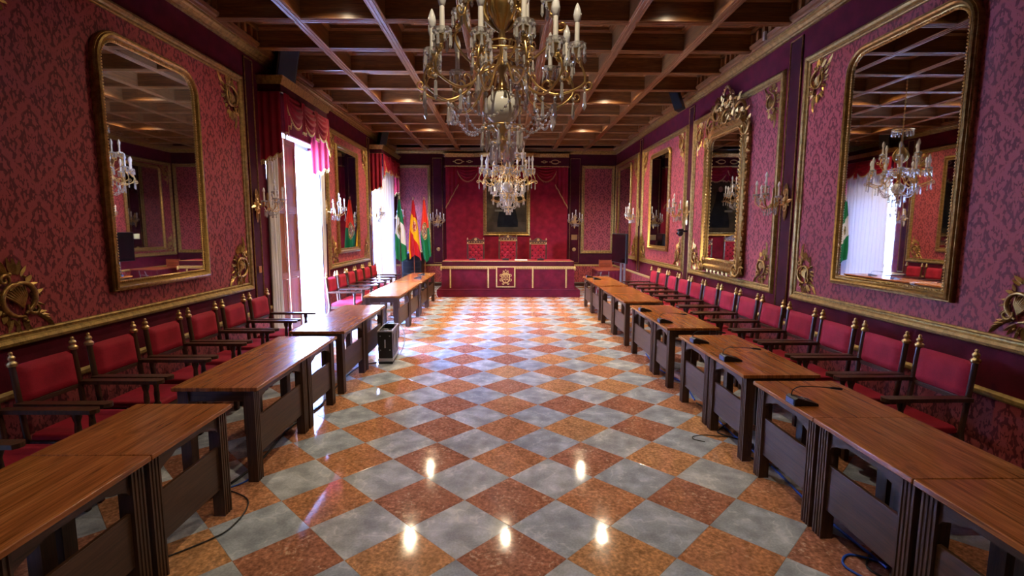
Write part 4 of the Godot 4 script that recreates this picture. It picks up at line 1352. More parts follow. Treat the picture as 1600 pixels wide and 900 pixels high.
# pelmet over a window on the left wall
func pelmet(label: String, d0: float, d1: float, y: float) -> void:
	var o := thing("window_pelmet", label, "pelmet", V(XL, 0, (d0 + d1) / 2), 0.0, "velvet pelmets over the windows")
	o.transform = on_wall("left", (d0 + d1) / 2)
	var x := (d1 - d0) / 2
	var dep := 0.33
	var mb := MB.new()      # gilt cornice round three sides
	var pr := [Vector2(0.0, 0.0), Vector2(0.01, 0.02), Vector2(0.03, 0.03), Vector2(0.035, 0.06), Vector2(0.06, 0.085), Vector2(0.07, 0.12)]
	var ring := [Vector2(-x, 0.0), Vector2(-x, dep), Vector2(x, dep), Vector2(x, 0.0)]
	var nrm := [Vector2(-1, 0), Vector2(-0.7071, 0.7071), Vector2(0.7071, 0.7071), Vector2(1, 0)]
	for i in 3:
		for k in pr.size() - 1:
			var s0 := 1.0 if i == 0 else 1.41421
			var s1 := 1.0 if i == 2 else 1.41421
			var A: Vector2 = ring[i] + nrm[i] * pr[k].x * s0
			var B: Vector2 = ring[i + 1] + nrm[i + 1] * pr[k].x * s1
			var C: Vector2 = ring[i + 1] + nrm[i + 1] * pr[k + 1].x * s1
			var D: Vector2 = ring[i] + nrm[i] * pr[k + 1].x * s0
			var fn: Vector3 = [Vector3(-1, -0.5, 0), Vector3(0, -0.5, 1), Vector3(1, -0.5, 0)][i].normalized()
			mb.quad(Vector3(A.x, y + pr[k].y, A.y), Vector3(B.x, y + pr[k].y, B.y), Vector3(C.x, y + pr[k + 1].y, C.y), Vector3(D.x, y + pr[k + 1].y, D.y), fn)
	mb.box(Vector3(0, y + 0.115, dep / 2 + 0.035), Vector3(2 * x + 0.14, 0.012, dep + 0.07))
	part("gilt_cornice", mb, M.gold, o)
	mb = MB.new()
	mb.box(Vector3(0, y - 0.05, dep - 0.01), Vector3(2 * x, 0.12, 0.03), 0.0)
	mb.box(Vector3(-x + 0.01, y - 0.05, dep / 2), Vector3(0.03, 0.12, dep), 0.0)
	mb.box(Vector3(x - 0.01, y - 0.05, dep / 2), Vector3(0.03, 0.12, dep), 0.0)
	part("pelmet_board", mb, M.velvet_dark, o)
	mb = MB.new()
	mb.tube([Vector3(-x - 0.01, y - 0.10, 0.01), Vector3(-x - 0.01, y - 0.10, dep + 0.01), Vector3(x + 0.01, y - 0.10, dep + 0.01), Vector3(x + 0.01, y - 0.10, 0.01)], 0.009, 5)
	part("gilt_rod", mb, M.gold, o)
	var yt := y - 0.10
	var out := Vector3(0, 0, 1)
	var n := 3
	for i in n:
		mb = MB.new()
		var xa := -x + 0.12 + (2 * x - 0.24) / n * i
		var hem := swag(mb, Vector3(xa - 0.03, yt, dep), Vector3(xa + (2 * x - 0.24) / n + 0.03, yt, dep), 0.44, 0.14, out, 0.07)
		var p := part("swag", mb, M.velvet_drape, o)
		mb = MB.new(); fringe(mb, hem, 0.035)
		part("fringe", mb, M.gold_thread, p)
	for i in n - 1:         # narrow jabots between the swags
		mb = MB.new()
		var xa := -x + 0.12 + (2 * x - 0.24) / n * (i + 1)
		var hem := tail(mb, Vector3(xa - 0.08, yt, dep + 0.03), Vector3(xa + 0.08, yt, dep + 0.03), 0.46, 0.46, out, 2)
		var p := part("jabot", mb, M.velvet_drape, o)
		mb = MB.new(); fringe(mb, hem, 0.035)
		part("fringe", mb, M.gold_thread, p)
	for sx in [-1.0, 1.0]:  # tails on the front corners and the returns
		mb = MB.new()
		var hem := tail(mb, Vector3(sx * (x - 0.2), yt, dep + 0.01), Vector3(sx * x, yt, dep + 0.01), 0.40, 0.62, out, 2)
		var p := part("front_tail", mb, M.velvet_drape, o)
		mb = MB.new(); fringe(mb, hem, 0.05)
		part("fringe", mb, M.gold_thread, p)
		mb = MB.new()
		hem = tail(mb, Vector3(sx * x, yt, dep), Vector3(sx * x, yt, 0.004), 0.86, 1.0, Vector3(sx, 0, 0), 3)
		p = part("side_tail", mb, M.velvet_drape, o)
		mb = MB.new(); fringe(mb, hem, 0.06)
		part("fringe", mb, M.gold_thread, p)

func curtain(label: String, A: Vector3, B: Vector3, h: float, folds: int, amp: float, out: Vector3, m := "sheer") -> void:
	var mb := MB.new()
	mb.surf(folds * 8, 10, func(u, v):
		var p := A.lerp(B, u)
		p.y = lerpf(h, 0.012, v)
		return p + out * amp * (sin(u * TAU * folds) + 0.35 * sin(u * TAU * folds * 0.5 + v * 2.0 + 1.0)) + (B - A).normalized() * 0.02 * sin(v * 5.0 + u * 9.0))
	one("window_curtain", mb, M[m], label, "curtain", Vector3.ZERO, 0.0, "white window curtains")

# ---------------------------------------------------------------- windows
func build_windows() -> void:
	var w1 := struct("window_1")
	var mb := MB.new()
	# post, head and sill of the near window
	mb.box(V(XL - 0.27, 3.40, 8.915), Vector3(0.09, 0.06, 2.26), 0.004)
	mb.box(V(XL - 0.27, 1.70, 7.83), Vector3(0.09, 3.4, 0.06), 0.004)
	mb.box(V(XL - 0.27, 1.70, 10.0), Vector3(0.09, 3.4, 0.06), 0.004)
	part("window_frame", mb, M.white_paint, w1)
	mb = MB.new()
	mb.box(V(XL - 0.17, 0.01, 8.915), Vector3(0.36, 0.02, 2.27))
	part("threshold", mb, M.stone_out, w1)
	# casement standing open across the reveal, its glass towards the hall
	var leaf := Node3D.new()
	leaf.name = "casement"
	w1.add_child(leaf)
	leaf.position = V(-3.80, 0, 9.72)
	mb = MB.new()
	for e in [[Vector3(-0.27, 1.68, 0), Vector3(0.075, 3.3, 0.05)], [Vector3(0.27, 1.68, 0), Vector3(0.075, 3.3, 0.05)], [Vector3(0, 3.29, 0), Vector3(0.5, 0.09, 0.05)], [Vector3(0, 0.12, 0), Vector3(0.5, 0.20, 0.05)], [Vector3(0, 0.80, 0), Vector3(0.5, 0.06, 0.05)]]:
		mb.box(e[0], e[1], 0.006)
	part("sash", mb, M.sash_paint, leaf)
	mb = MB.new()
	mb.box(Vector3(0, 2.03, 0), Vector3(0.47, 2.44, 0.006))
	part("pane", mb, M.window_glass, leaf)
	mb = MB.new()
	mb.box(Vector3(0, 0.49, 0), Vector3(0.47, 0.56, 0.006))
	part("pane", mb, M.window_glass, leaf)
	mb = MB.new()
	mb.tube([Vector3(-0.26, 1.05, 0.03), Vector3(-0.26, 1.05, 0.07), Vector3(-0.17, 1.05, 0.07)], 0.009, 6)
	part("handle", mb, M.brass, leaf)
	# wooden shutters folded half across
	for s in [[8.18, 8.50], [8.54, 8.98]]:
		var sh := Node3D.new()
		sh.name = "shutter"
		w1.add_child(sh, true)
		sh.position = V(XL - 0.06, 0, (s[0] + s[1]) / 2)
		var w: float = s[1] - s[0]
		mb = MB.new()
		mb.box(Vector3(0, 1.70, -w / 2 + 0.035), Vector3(0.045, 3.34, 0.07), 0.005)
		mb.box(Vector3(0, 1.70, w / 2 - 0.035), Vector3(0.045, 3.34, 0.07), 0.005)
		for y in [0.12, 1.1, 2.2, 3.31]: mb.box(Vector3(0, y, 0), Vector3(0.045, 0.12, w - 0.14), 0.005, 2)
		part("shutter_frame", mb, M.wood_shutter, sh)
		for y in [0.61, 1.65, 2.75]:
			mb = MB.new()
			mb.box(Vector3(0, y, 0), Vector3(0.022, 1.02, w - 0.13), 0.004)
			part("shutter_panel", mb, M.wood_shutter, sh)
		mb = MB.new()
		mb.tube([Vector3(0.02, 1.06, 0.0), Vector3(0.07, 1.06, 0.0), Vector3(0.07, 1.06, 0.06)], 0.008, 6)
		part("knob", mb, M.brass, sh)
	for q in [["window_2", 14.75], ["window_3", 2.10]]:
		var w2 := struct(q[0])
		var c: float = q[1]
		mb = MB.new()
		mb.box(V(XL - 0.27, 3.26, c), Vector3(0.08, 0.08, 1.78), 0.004)
		for d in [-0.85, 0.0, 0.85]: mb.box(V(XL - 0.27, 1.63, c + d), Vector3(0.08, 3.2, 0.09), 0.004)
		for y in [0.1, 0.85]: mb.box(V(XL - 0.27, y, c), Vector3(0.07, 0.1, 1.7), 0.004)
		part("window_frame", mb, M.white_paint, w2)
		for d in [-0.425, 0.425]:
			mb = MB.new(); mb.box(V(XL - 0.27, 2.05, c + d), Vector3(0.006, 2.36, 0.77)); part("pane", mb, M.window_glass, w2)
	curtain("bunched white curtain hanging beside the wooden shutter of the open window", V(-3.572, 0, 7.72), V(-3.60, 0, 8.16), 3.5, 5, 0.025, Vector3(1, 0, 0), "white_drape")
	curtain("narrow white curtain gathered behind the open white casement", V(-3.55, 0, 9.80), V(-3.55, 0, 10.06), 3.55, 3, 0.03, Vector3(1, 0, 0), "white_drape")
	curtain("long white curtain drawn across the far window near the flags", V(-3.42, 0, 13.9), V(-3.42, 0, 15.7), 3.6, 12, 0.045, Vector3(1, 0, 0))
	curtain("long white curtain drawn across the window beside the camera", V(-3.53, 0, 1.18), V(-3.53, 0, 3.0), 3.6, 13, 0.045, Vector3(1, 0, 0), "lined_drape")
	pelmet("crimson velvet pelmet with swags over the window beside the camera", 1.15, 3.03, 3.97)
	pelmet("crimson velvet pelmet with swags over the open window", 7.65, 9.56, 3.97)
	pelmet("crimson velvet pelmet with swags over the curtained far window", 13.70, 15.80, 3.97)

func build_outside() -> void:
	var gr := struct("street_ground")
	var mb := MB.new()
	mb.box(V(-12, -4.3, 9), Vector3(16, 0.2, 60))
	part("paving", mb, M.stone_out, gr)
	var b := thing("balcony", "stone balcony slab with iron railing outside the open window", "balcony", V(-4.45, 0, 8.9))
	mb = MB.new()
	mb.box(Vector3(0, -0.09, 0), Vector3(0.98, 0.16, 2.9), 0.02)
	part("slab", mb, M.stone_out, b)
	mb = MB.new()
	mb.box(Vector3(-0.44, 1.0, 0), Vector3(0.05, 0.04, 2.8), 0.005)
	mb.box(Vector3(-0.44, 0.1, 0), Vector3(0.03, 0.03, 2.8), 0.005)
	part("handrail", mb, M.black_metal, b)
	for k in 24:
		mb = MB.new()
		mb.box(Vector3(-0.44, 0.5, -1.35 + k * 0.1174), Vector3(0.014, 1.0, 0.014))
		part("baluster", mb, M.black_metal, b)
	var f := thing("facade", "pale building front across the street seen through the open window", "building", V(-15, 0, 24))
	mb = MB.new()
	mb.box(Vector3(0, 2.9, 0), Vector3(0.6, 14.2, 40))
	part("wall", mb, M.plaster_out, f)
	for r in 3:
		for c in 8:
			var at := Vector3(0.3, -2.2 + r * 3.6, -16 + c * 4.2)
			mb = MB.new()
			mb.loop(rect(-0.6, 0, 0.6, 2.3), [Vector2(0, 0.0), Vector2(0, 0.05), Vector2(0.18, 0.05), Vector2(0.18, 0.0)])
			var w := part("window", mb, M.stone_out, f, at, Vector3(0, PI / 2, 0))
			mb = MB.new(); mb.box(Vector3(0, 1.15, 0.0), Vector3(1.2, 2.3, 0.04))
			part("pane", mb, M.grey_metal, w)
	for r in 3:
		mb = MB.new(); mb.box(Vector3(0.45, -2.4 + r * 3.6, 0), Vector3(0.3, 0.18, 40), 0.03)
		part("string_course", mb, M.stone_out, f)

# ---------------------------------------------------------------- the dais end
func coat_of_arms(mb: MB, s: float) -> void:       # crowned shield with scrolls, about 2 s tall
	var sh := PackedVector2Array()
	for i in 25:
		var a := PI + PI * i / 24.0
		sh.append(Vector2(cos(a) * 0.52, sin(a) * 0.62 - 0.15) * s)
	sh.append(Vector2(0.52, 0.42) * s); sh.append(Vector2(-0.52, 0.42) * s)
	mb.loop(sh, [Vector2(-0.10, 0.0) * s, Vector2(-0.07, 0.05) * s, Vector2(0.0, 0.06) * s, Vector2(0.04, 0.0) * s], true)
	for k in [[-0.22, 0.18], [0.22, 0.18], [-0.2, -0.28], [0.2, -0.28]]:
		for i in 6:
			mb.leaf(Vector2(k[0], k[1]) * s, i * TAU / 6 + 0.3, 0.15 * s, 0.05 * s, 0.004, 0.6)
	mb.tube([Vector3(-0.48, -0.04, 0.02) * s, Vector3(0.48, -0.04, 0.02) * s], 0.03 * s, 5)
	mb.tube([Vector3(0, 0.40, 0.02) * s, Vector3(0, -0.74, 0.02) * s], 0.03 * s, 5)
	for sx in [-1.0, 1.0]:
		var keep := mb.xf
		mb.xf = keep * Transform3D(Basis.from_scale(Vector3(sx, 1, 1)), Vector3.ZERO)
		mb.scroll(Vector2(0.62, 0.25) * s, 0.2 * s, 0.05 * s, 2.0, -1.3, 0.05 * s, 0.02 * s, 0.01)
		mb.scroll(Vector2(0.60, -0.35) * s, 0.22 * s, 0.05 * s, 1.4, -1.2, 0.05 * s, 0.02 * s, 0.01)
		mb.scroll(Vector2(0.30, -0.82) * s, 0.17 * s, 0.04 * s, 0.6, -1.3, 0.05 * s, 0.02 * s, 0.01)
		mb.tube([Vector3(0.02, 0.56, 0.03) * s, Vector3(0.30, 0.86, 0.03) * s, Vector3(0.36, 0.60, 0.03) * s], 0.035 * s, 5)
		mb.xf = keep
	mb.tube([Vector3(-0.38, 0.54, 0.02) * s, Vector3(0.38, 0.54, 0.02) * s], 0.06 * s, 6)
	for i in 5: mb.ball(Vector3((-0.34 + 0.17 * i) * s, (0.86 + 0.08 * (1.0 if i == 2 else 0.0)) * s, 0.03 * s), Vector3.ONE * 0.05 * s, 6, 4)
	mb.ball(Vector3(0, 1.02, 0.03) * s, Vector3.ONE * 0.06 * s, 6, 4)

func throne(label: String, at: Vector3, w: float, top: float) -> void:
	var o := thing("throne_chair", label, "chair", at, 0.0, "high-backed chairs behind the draped table")
	var mb: MB
	for sx in [-1.0, 1.0]:
		mb = MB.new()
		mb.box(Vector3(sx * (w / 2 - 0.03), top / 2 - 0.02, 0), Vector3(0.05, top - 0.04, 0.05), 0.008)
		part("back_post", mb, M.wood_chair, o)
		for y in [top - 0.03, top - 0.16]:
			mb = MB.new()
			mb.lathe([Vector2(0.016, 0.0), Vector2(0.026, 0.015), Vector2(0.012, 0.03), Vector2(0.02, 0.045), Vector2(0.0, 0.065)], 10, Vector3(sx * (w / 2 - 0.03), y, 0.02))
			part("brass_knob", mb, M.brass, o)
		mb = MB.new()
		mb.box(Vector3(sx * (w / 2 - 0.03), 0.21, 0.48), Vector3(0.05, 0.42, 0.05), 0.008)
		part("front_leg", mb, M.wood_chair, o)
		mb = MB.new()
		mb.box(Vector3(sx * (w / 2 - 0.03), 0.66, 0.24), Vector3(0.06, 0.03, 0.54), 0.008)
		mb.box(Vector3(sx * (w / 2 - 0.03), 0.53, 0.46), Vector3(0.04, 0.24, 0.04), 0.008)
		part("armrest", mb, M.wood_chair, o)
	mb = MB.new()
	mb.box(Vector3(0, 0.42, 0.25), Vector3(w, 0.12, 0.5), 0.03)
	part("seat_cushion", mb, M.velvet_red, o)
	# carved top rail with a raised centre
	var pr := PackedVector2Array([Vector2(-w / 2 + 0.05, top - 0.15), Vector2(w / 2 - 0.05, top - 0.15), Vector2(w / 2 - 0.05, top - 0.03)])
	for k in 9:
		var f := k / 8.0
		pr.append(Vector2(lerpf(w * 0.26, -w * 0.26, f), top - 0.03 + 0.07 * sin(PI * f)))
	pr.append(Vector2(-w / 2 + 0.05, top - 0.03))
	mb = MB.new()
	mb.ext(pr, Vector3(0, 0, -0.02), Vector3(0, 0, 0.025), Vector3.RIGHT, Vector3.UP)
	var rail := part("carved_rail", mb, M.wood_chair, o)
	mb = MB.new()
	mb.xf = Transform3D(Basis.IDENTITY, Vector3(0, 0, 0.026))
	for i in 7: mb.ball(Vector3(cos(i * TAU / 6) * 0.03 * signf(i), top - 0.02 + sin(i * TAU / 6) * 0.03 * signf(i), 0.0), Vector3(0.016, 0.016, 0.012), 6, 4)
	for k in 6: mb.ball(Vector3(lerpf(-w * 0.36, w * 0.36, k / 5.0), top - 0.10, 0.0), Vector3(0.022, 0.012, 0.01), 6, 4)
	mb.tube([Vector3(-w / 2 + 0.05, top - 0.15, 0), Vector3(w / 2 - 0.05, top - 0.15, 0)], 0.009, 5)
	part("gilt_carving", mb, M.gold_thread, rail)
	# buttoned back
	var y1 := top - 0.16
	var y0 := 0.52
	mb = MB.new()
	var bx := 5
	mb.surf(44, 80, func(u, v):
		var x: float = lerpf(-w / 2 + 0.055, w / 2 - 0.055, u)
		var y: float = lerpf(y1, y0, v)
		var gx: float = (x / 0.085)
		var gy: float = (y - y0) / 0.085
		var q: float = absf(sin(PI * (gx + gy) * 0.5) * sin(PI * (gx - gy) * 0.5))
		return Vector3(x, y, 0.012 + 0.024 * pow(q, 0.5) + 0.02 * sin(u * PI)))
	var back := part("buttoned_back", mb, M.velvet_red, o)
	mb = MB.new()
	for i in range(-3, 4):
		for j in range(0, 14):
			if (i + j) % 2 != 0: continue
			var x := i * 0.085
			var y := y0 + j * 0.085
			if absf(x) > w / 2 - 0.08 or y > y1 - 0.03: continue
			mb.ball(Vector3(x, y, 0.022 + 0.02 * sin((x / w + 0.5) * PI)), Vector3(0.021, 0.021, 0.014), 8, 4)
	part("button", mb, M.velvet_dark, back)
	mb = MB.new()
	mb.box(Vector3(0, (y0 + y1) / 2, -0.005), Vector3(w - 0.1, y1 - y0, 0.02))
	part("back_board", mb, M.wood_chair, o)

func build_dais() -> void:
	var cx := 0.10
	var o := thing("dais", "low red carpeted platform under the draped table", "platform", V(cx, 0, 15.25))
	var mb := MB.new()
	mb.box(Vector3(0, 0.105, 0), Vector3(3.98, 0.21, 2.80), 0.01)
	part("platform_body", mb, M.velvet_wall, o)
	mb = MB.new()
	mb.box(Vector3(0, 0.208, 1.395), Vector3(3.98, 0.012, 0.02), 0.004)
	part("nosing", mb, M.velvet_dark, o)
	# table under a velvet cloth
	var t := thing("draped_table", "long table covered with crimson velvet cloth and gold fringe", "table", V(0.09, 0.21, 14.5))
	var w := 1.84
	var h := 0.79
	mb = MB.new()
	mb.box(Vector3(0, h - 0.012, 0), Vector3(2 * w, 0.024, 0.80), 0.008)
	part("cloth_top", mb, M.velvet_red, t)
	mb = MB.new()            # hanging cloth, softly waved, four sides
	var per := [Vector3(-w, 0, -0.4), Vector3(-w, 0, 0.4), Vector3(w, 0, 0.4), Vector3(w, 0, -0.4)]
	for i in 3:
		var A: Vector3 = per[i]
		var B: Vector3 = per[i + 1]
		var out: Vector3 = [Vector3(-1, 0, 0), Vector3(0, 0, 1), Vector3(1, 0, 0)][i]
		mb.surf(48 if i == 1 else 12, 10, func(u, v):
			var p := A.lerp(B, u)
			p.y = lerpf(h - 0.004, 0.006, v)
			return p + out * (0.006 * v * sin(u * (40.0 if i == 1 else 9.0)) + 0.035 * v) + (B - A).normalized() * 0.035 * v * (u - 0.5) * 2.0)
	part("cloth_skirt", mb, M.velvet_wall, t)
	mb = MB.new()
	mb.ext(PackedVector2Array([Vector2(0, 0), Vector2(0.006, -0.004), Vector2(0.006, -0.02), Vector2(0, -0.024)]), Vector3(-w, h, 0.402), Vector3(w, h, 0.402), Vector3(0, 0, 1), Vector3.UP)
	part("edge_cord", mb, M.gold_thread, t)
	# upper flounce with its fringe
	mb = MB.new()
	mb.box(Vector3(0, h - 0.085, 0.412), Vector3(2 * w + 0.02, 0.14, 0.012), 0.003)
	for sx in [-1.0, 1.0]: mb.box(Vector3(sx * (w + 0.012), h - 0.085, 0), Vector3(0.012, 0.14, 0.80), 0.003)
	part("flounce", mb, M.velvet_dark, t)
	mb = MB.new()
	mb.box(Vector3(0, h - 0.165, 0.428), Vector3(2 * w + 0.08, 0.035, 0.02), 0.006)
	for sx in [-1.0, 1.0]: mb.box(Vector3(sx * (w + 0.03), h - 0.165, 0), Vector3(0.02, 0.035, 0.86), 0.006)
	part("gold_braid", mb, M.gold_thread, t)
	mb = MB.new()
	var k := 0
	while k < 150:
		mb.box(Vector3(lerpf(-w - 0.03, w + 0.03, k / 149.0), h - 0.20, 0.43), Vector3(0.017, 0.05, 0.012))
		k += 1
	for sx in [-1.0, 1.0]:
		mb.ball(Vector3(sx * (w + 0.035), h - 0.21, 0.44), Vector3(0.035, 0.06, 0.035), 8, 6)
	part("fringe", mb, M.gold_thread, t)
	for x in [-1.62, -0.56, 0.69, 1.63]:
		mb = MB.new()
		mb.surf(1, 8, func(u, v): return Vector3(x + (u - 0.5) * 0.04, lerpf(h - 0.18, 0.03, v), 0.425 + 0.03 * v))
		part("gold_stripe", mb, M.gold_thread, t)
	# hanging banner with embroidered arms
	mb = MB.new()
	mb.box(Vector3(-0.07, 0.325, 0.452), Vector3(0.54, 0.56, 0.012), 0.003)
	var bn := part("banner", mb, M.velvet_wall, t)
	mb = MB.new()
	for e in [[Vector3(-0.325, 0.325, 0.46), Vector3(0.035, 0.56, 0.008)], [Vector3(0.185, 0.325, 0.46), Vector3(0.035, 0.56, 0.008)], [Vector3(-0.07, 0.063, 0.46), Vector3(0.545, 0.035, 0.008)]]:
		mb.box(e[0], e[1], 0.002)
	part("gold_border", mb, M.gold_thread, bn)
	mb = MB.new()
	mb.xf = Transform3D(Basis.IDENTITY, Vector3(-0.07, 0.33, 0.46))
	coat_of_arms(mb, 0.21)
	part("embroidered_arms", mb, M.gold_thread, bn)
	# things on the table
	for x in [-0.93, 0.02, 1.02]:
		var word: String = {-0.93: "left", 0.02: "middle", 1.02: "right"}[x]
		var mc := thing("desk_microphone", "small dark microphone unit before the %s high-backed chair" % word, "microphone", V(x, 1.0, 14.45), PI, "microphones on the draped table")
		mb = MB.new()
		mb.ext(PackedVector2Array([Vector2(-0.07, 0.0), Vector2(-0.065, 0.045), Vector2(-0.04, 0.055), Vector2(0.085, 0.018), Vector2(0.09, 0.0)]), Vector3(-0.09, 0, 0), Vector3(0.09, 0, 0), Vector3(0, 0, 1), Vector3.UP)
		part("base", mb, M.black_plastic, mc)
		mb = MB.new()
		mb.tube(curve_pts([Vector3(0, 0.04, -0.05), Vector3(0, 0.09, -0.04), Vector3(0, 0.10, 0.05), Vector3(0, 0.09, 0.16)], 10), 0.004, 6)
		part("gooseneck", mb, M.black_metal, mc)
		mb = MB.new(); mb.ball(Vector3(0, 0.09, 0.17), Vector3(0.009, 0.009, 0.02), 8, 5)
		part("capsule", mb, M.black_plastic, mc)
	mb = MB.new(); mb.box(Vector3(0, 0.008, 0), Vector3(0.36, 0.016, 0.2), 0.003)
	one("paper_stack", mb, M.paper, "white sheets of paper lying on the draped table", "papers", V(0.46, 1.0, 14.4))
	throne("left high-backed chair with buttoned red back on the dais", V(-0.90, 0.21, 15.5), 0.55, 1.38)
	throne("tall middle chair with buttoned red back under the portrait", V(0.09, 0.21, 15.55), 0.59, 1.47)
	throne("right high-backed chair with buttoned red back on the dais", V(1.02, 0.21, 15.5), 0.55, 1.37)
	# red cloth of honour behind, canopy above
	mb = MB.new()
	mb.box(Vector3(0, 2.04, 0.012), Vector3(3.98, 3.66, 0.024))
	var hang := one("wall_hanging", mb, M.velvet_red, "plain crimson velvet hanging covering the wall behind the dais", "wall hanging", V(0.06, 0, DE))
	var c := thing("canopy", "gilt cornice canopy with crimson swags above the dais", "canopy", V(0.06, 0, DE))
	var half := 1.99
	var pts := [Vector2(-half, 0.05), Vector2(-half, 0.20), Vector2(-1.05, 0.20), Vector2(-0.85, 0.30), Vector2(-0.4, 0.40), Vector2(0, 0.43), Vector2(0.4, 0.40), Vector2(0.85, 0.30), Vector2(1.05, 0.20), Vector2(half, 0.20), Vector2(half, 0.05)]
	for part_k in [["gilt_cornice", "gold", [Vector2(0, 4.17), Vector2(0.03, 4.19), Vector2(0.035, 4.22), Vector2(0.07, 4.26), Vector2(0.08, 4.28)]], ["pelmet_board", "velvet_dark", [Vector2(0, 3.89), Vector2(0, 4.17)]], ["lower_moulding", "gold_old", [Vector2(0, 3.85), Vector2(0.025, 3.86), Vector2(0.03, 3.88), Vector2(0.01, 3.90), Vector2(0, 3.905)]]]:
		mb = MB.new()
		for i in pts.size() - 1:
			var a: Vector2 = pts[i]
			var b: Vector2 = pts[i + 1]
			var e := b - a
			var nn := Vector2(-e.y, e.x).normalized()
			var pr: Array = part_k[2]
			for q in pr.size() - 1:
				var o0: float = pr[q].x
				var o1: float = pr[q + 1].x
				mb.quad(Vector3(a.x + nn.x * o0, pr[q].y, a.y + nn.y * o0), Vector3(b.x + nn.x * o0, pr[q].y, b.y + nn.y * o0), Vector3(b.x + nn.x * o1, pr[q + 1].y, b.y + nn.y * o1), Vector3(a.x + nn.x * o1, pr[q + 1].y, a.y + nn.y * o1), Vector3(nn.x, -0.2, nn.y).normalized())
		if part_k[0] == "gilt_cornice": mb.box(Vector3(0, 4.27, 0.13), Vector3(2 * half + 0.1, 0.02, 0.26))
		part(part_k[0], mb, M[part_k[1]], c)
	for x in [-1.55, -1.2, -0.6, -0.2, 0.2, 0.6, 1.2, 1.55]:
		mb = MB.new()
		var big: bool = absf(x) > 1.5 or absf(absf(x) - 0.2) < 0.01
		var loopp := []
		for i in 20: loopp.append(Vector3(cos(TAU * i / 20) * (0.12 if big else 0.05), sin(TAU * i / 20) * (0.06 if big else 0.03), 0))
		mb.tube(loopp, 0.016, 5, true)
		for sx in [-1.0, 1.0]: mb.ball(Vector3(sx * (0.16 if big else 0.08), 0, 0), Vector3(0.03, 0.02, 0.012), 6, 4)
		var z: float = 0.215 if absf(x) > 1.05 else 0.43 - 0.16 * x * x / 1.0 - 0.01
		part("gilt_motif", mb, M.gold_thread, c, Vector3(x, 4.03, z))
	var yt := 3.86
	var out := Vector3(0, 0, 1)
	for s in [[-1.6, -0.92], [-0.72, 0.0], [0.0, 0.72], [0.92, 1.6]]:
		mb = MB.new()
		var za := 0.20 if absf(s[0]) > 0.8 else 0.33
		var zb := 0.20 if absf(s[1]) > 0.8 else 0.33
		if absf(s[0]) < 0.1: za = 0.42
		if absf(s[1]) < 0.1: zb = 0.42
		var hem := swag(mb, Vector3(s[0], yt, za), Vector3(s[1], yt, zb), 0.46, 0.10, out, 0.09)
		var p := part("swag", mb, M.velvet_drape, c)
		mb = MB.new(); fringe(mb, hem, 0.04, 0.05)
		part("fringe", mb, M.gold_thread, p)
	for x in [-0.82, 0.0, 0.82]:
		mb = MB.new()
		var z: float = 0.30 if absf(x) > 0.1 else 0.43
		var hem := tail(mb, Vector3(x - 0.13, yt, z), Vector3(x + 0.13, yt, z), 0.44, 0.44, out, 2, 0.04)
		var p := part("jabot", mb, M.velvet_drape, c)
		mb = MB.new(); fringe(mb, hem, 0.04, 0.05)
		part("fringe", mb, M.gold_thread, p)
	for sx in [-1.0, 1.0]:
		mb = MB.new()
		var hem := tail(mb, Vector3(sx * 1.56, yt, 0.2), Vector3(sx * 1.97, yt, 0.2), 0.55, 1.28, out, 3, 0.05)
		var p := part("side_tail", mb, M.velvet_drape, c)
		mb = MB.new(); fringe(mb, hem, 0.05, 0.05)
		part("fringe", mb, M.gold_thread, p)
	# portrait
	var pt := thing("portrait_painting", "dark full-length portrait in a gilt frame behind the dais", "painting", Vector3.ZERO)
	pt.transform = on_wall("end", 0.055)
	pt.translate_object_local(Vector3(0, 0, 0.03))
	mb = MB.new()
	mb.loop(rect(-0.65, 1.79, 0.65, 3.45), [Vector2(0, 0.02), Vector2(0.005, 0.04), Vector2(0.03, 0.04), Vector2(0.05, 0.03), Vector2(0.07, 0.05), Vector2(0.10, 0.06), Vector2(0.12, 0.045), Vector2(0.12, 0.0)])
	part("frame", mb, M.gold, pt)
	mb = MB.new()
	mb.quad(Vector3(-0.65, 1.79, 0.02), Vector3(0.65, 1.79, 0.02), Vector3(0.65, 3.45, 0.02), Vector3(-0.65, 3.45, 0.02), Vector3.BACK, Vector2(0, 1), Vector2(1, 1), Vector2(1, 0), Vector2(0, 0))
	var pm := mat("portrait_paint", Color(1, 1, 1), 0.75, 0.0, 0.25)
	pm.albedo_texture = portrait_tex()
	part("canvas", mb, pm, pt)

func portrait_tex() -> ImageTexture:
	var w := 160
	var h := 208
	var a := noise_bytes(w, h, 0.02, 71)
	var data := PackedByteArray()
	data.resize(w * h * 3)
	for y in h:
		for x in w:
			var u := float(x) / w
			var v := float(y) / h
			var n := a[y * w + x] / 255.0
			var c := Color(0.20, 0.17, 0.12).lerp(Color(0.36, 0.33, 0.24), n * (0.4 + 0.6 * smoothstep(0.35, 0.0, u)))
			if v > 0.80: c = Color(0.24, 0.20, 0.15).lerp(Color(0.32, 0.27, 0.2), n)
			var body := absf(u - 0.52) - (0.10 + 0.16 * smoothstep(0.2, 0.85, v))
			if v > 0.20 and v < 0.9 and body < 0.0: c = Color(0.055, 0.055, 0.06).lerp(Color(0.12, 0.12, 0.13), n * n)
			var face := sqrt(pow((u - 0.52) / 0.055, 2) + pow((v - 0.15) / 0.055, 2))
			if face < 1.0: c = Color(0.55, 0.42, 0.34)
			if absf(u - 0.30) < 0.10 and v > 0.56 and v < 0.60: c = Color(0.42, 0.40, 0.36)
			put(data, y * w + x, c)
	return tex(w, h, data)

